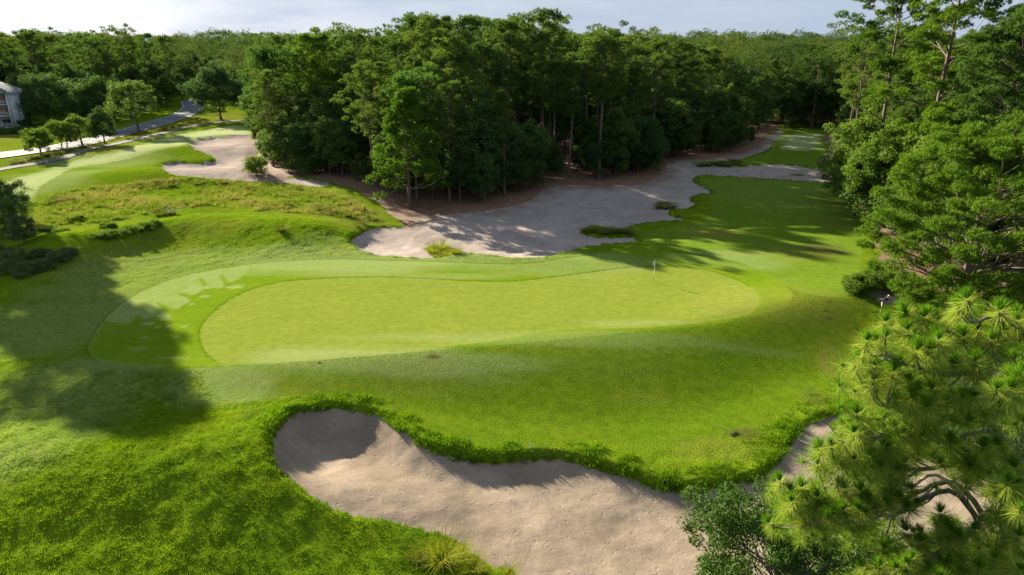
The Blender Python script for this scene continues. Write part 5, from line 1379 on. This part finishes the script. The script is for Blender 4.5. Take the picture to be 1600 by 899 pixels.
per = empty('person', (gxp, gyp, gzp), math.radians(-50)); tag(per, 'golfer in navy shirt, pale trousers and white cap bending by the small bunker', 'person')
link('body', bm, per)
# head: skull, jaw, nose, ears on one surface, then hair and cap
def lathe_head():
    V = []; nu, nv = 20, 14
    for iv in range(nv + 1):
        t = iv / nv * math.pi
        for iu in range(nu):
            a = iu / nu * 2 * math.pi
            x, y, z = math.sin(t) * math.cos(a), math.sin(t) * math.sin(a), math.cos(t)
            w = 0.076 * (1 - 0.22 * max(0, -z)); d = 0.098 * (1 - 0.10 * max(0, -z))
            X, Y, Z = x * d, y * w, z * 0.122
            if x > 0.9 and -0.25 < z < 0.15: X += 0.022                      # nose
            if x > 0.75 and 0.1 < abs(y) < 0.5 and 0.05 < z < 0.25: X -= 0.008  # eye sockets
            if x > 0.85 and -0.62 < z < -0.5: X -= 0.004                     # mouth
            if abs(y) > 0.93 and -0.25 < z < 0.25: Y += math.copysign(0.016, y)  # ears
            V.append((X, Y, Z))
    i = np.arange((nv + 1) * nu).reshape(nv + 1, nu); j_ = np.roll(i, -1, 1)
    F = np.stack([i[:-1], j_[:-1], j_[1:], i[1:]], -1).reshape(-1, 4)
    return np.array(V), F
hV, hF = lathe_head()
def pose(V): 
    c, s = math.cos(0.5), math.sin(0.5)
    V = np.asarray(V); return np.stack([V[:, 0] * c + V[:, 2] * s + 0.36, V[:, 1], -V[:, 0] * s + V[:, 2] * c + 1.635], 1)
hd_ = link('head', mesh_np('head', pose(hV), hF, MAT['skin'], True), per)
k = (hV[:, 0] < 0.03)
hs = hV * np.array([1.07, 1.07, 1.05]); hf = np.array([f for f in hF if (hV[f][:, 0].mean() < 0.02 and hV[f][:, 2].mean() > -0.07)])
link('hair', mesh_np('hair', pose(hs), hf, MAT['hair'], True), hd_)
cs_ = hV * np.array([1.12, 1.14, 1.10]); cf = np.array([f for f in hF if hV[f][:, 2].mean() > 0.045])
j = Join(); j.add(pose(cs_), cf)
br = [(0.10 + 0.09 * math.cos(a), 0.088 * math.sin(a), 0.05 - 0.012 * math.cos(a)) for a in np.linspace(-1.4, 1.4, 11)]
bi = [(0.07, 0.088 * math.sin(a), 0.055) for a in np.linspace(-1.4, 1.4, 11)]
Vb = np.array(br + bi); Fb = np.array([(q, q + 1, q + 12, q + 11) for q in range(10)])
j.add(pose(Vb), Fb); j.add(pose(Vb + [0, 0, 0.008]), Fb)
link('cap', j.mesh('cap', MAT['white']), hd_)
# hands closed round the grip
for s, (wx, wy, wz) in ((1, J['wl']), (-1, J['wr'])):
    vs = [(wx, wy, wz), (wx + .03, wy * .7 + .008, wz - .045)]; es = [(0, 1)]; rs = [.03, .034]
    for q in range(4):
        b = len(vs); vs += [(wx + .05, wy * .7 + s * .012, wz - .03 - q * .02), (wx + .085, wy * .5, wz - .035 - q * .02), (wx + .07, wy * .4 - s * .028, wz - .04 - q * .02)]
        es += [(1, b), (b, b + 1), (b + 1, b + 2)]; rs += [.010, .0095, .008]
    b = len(vs); vs += [(wx + .045, wy * .6 - s * .02, wz - .02), (wx + .075, wy * .5 - s * .03, wz - .045)]; es += [(1, b), (b, b + 1)]; rs += [.011, .009]
    hm = skin_mesh('hand', vs, es, rs, 1, 1); hm.materials.append(MAT['skin']); link('hand', hm, per)
cl_ = empty('golf_club', (gxp, gyp, gzp), math.radians(-50)); tag(cl_, 'thin steel golf club held by the golfer', 'golf club')
part('shaft', *tube([(0.46, 0.02, 0.98), (0.72, 0.02, 0.5), (0.98, 0.02, 0.03)], [0.011, 0.008, 0.007], 6), 'steel', cl_)
part('grip', *tube([(0.44, 0.02, 1.02), (0.50, 0.02, 0.905), (0.56, 0.02, 0.79)], [0.015, 0.015, 0.013], 7), 'black', cl_)
part('club_head', *box(0.035, 0.09, 0.05, (0.99, 0.05, 0.03)), 'steel', cl_)
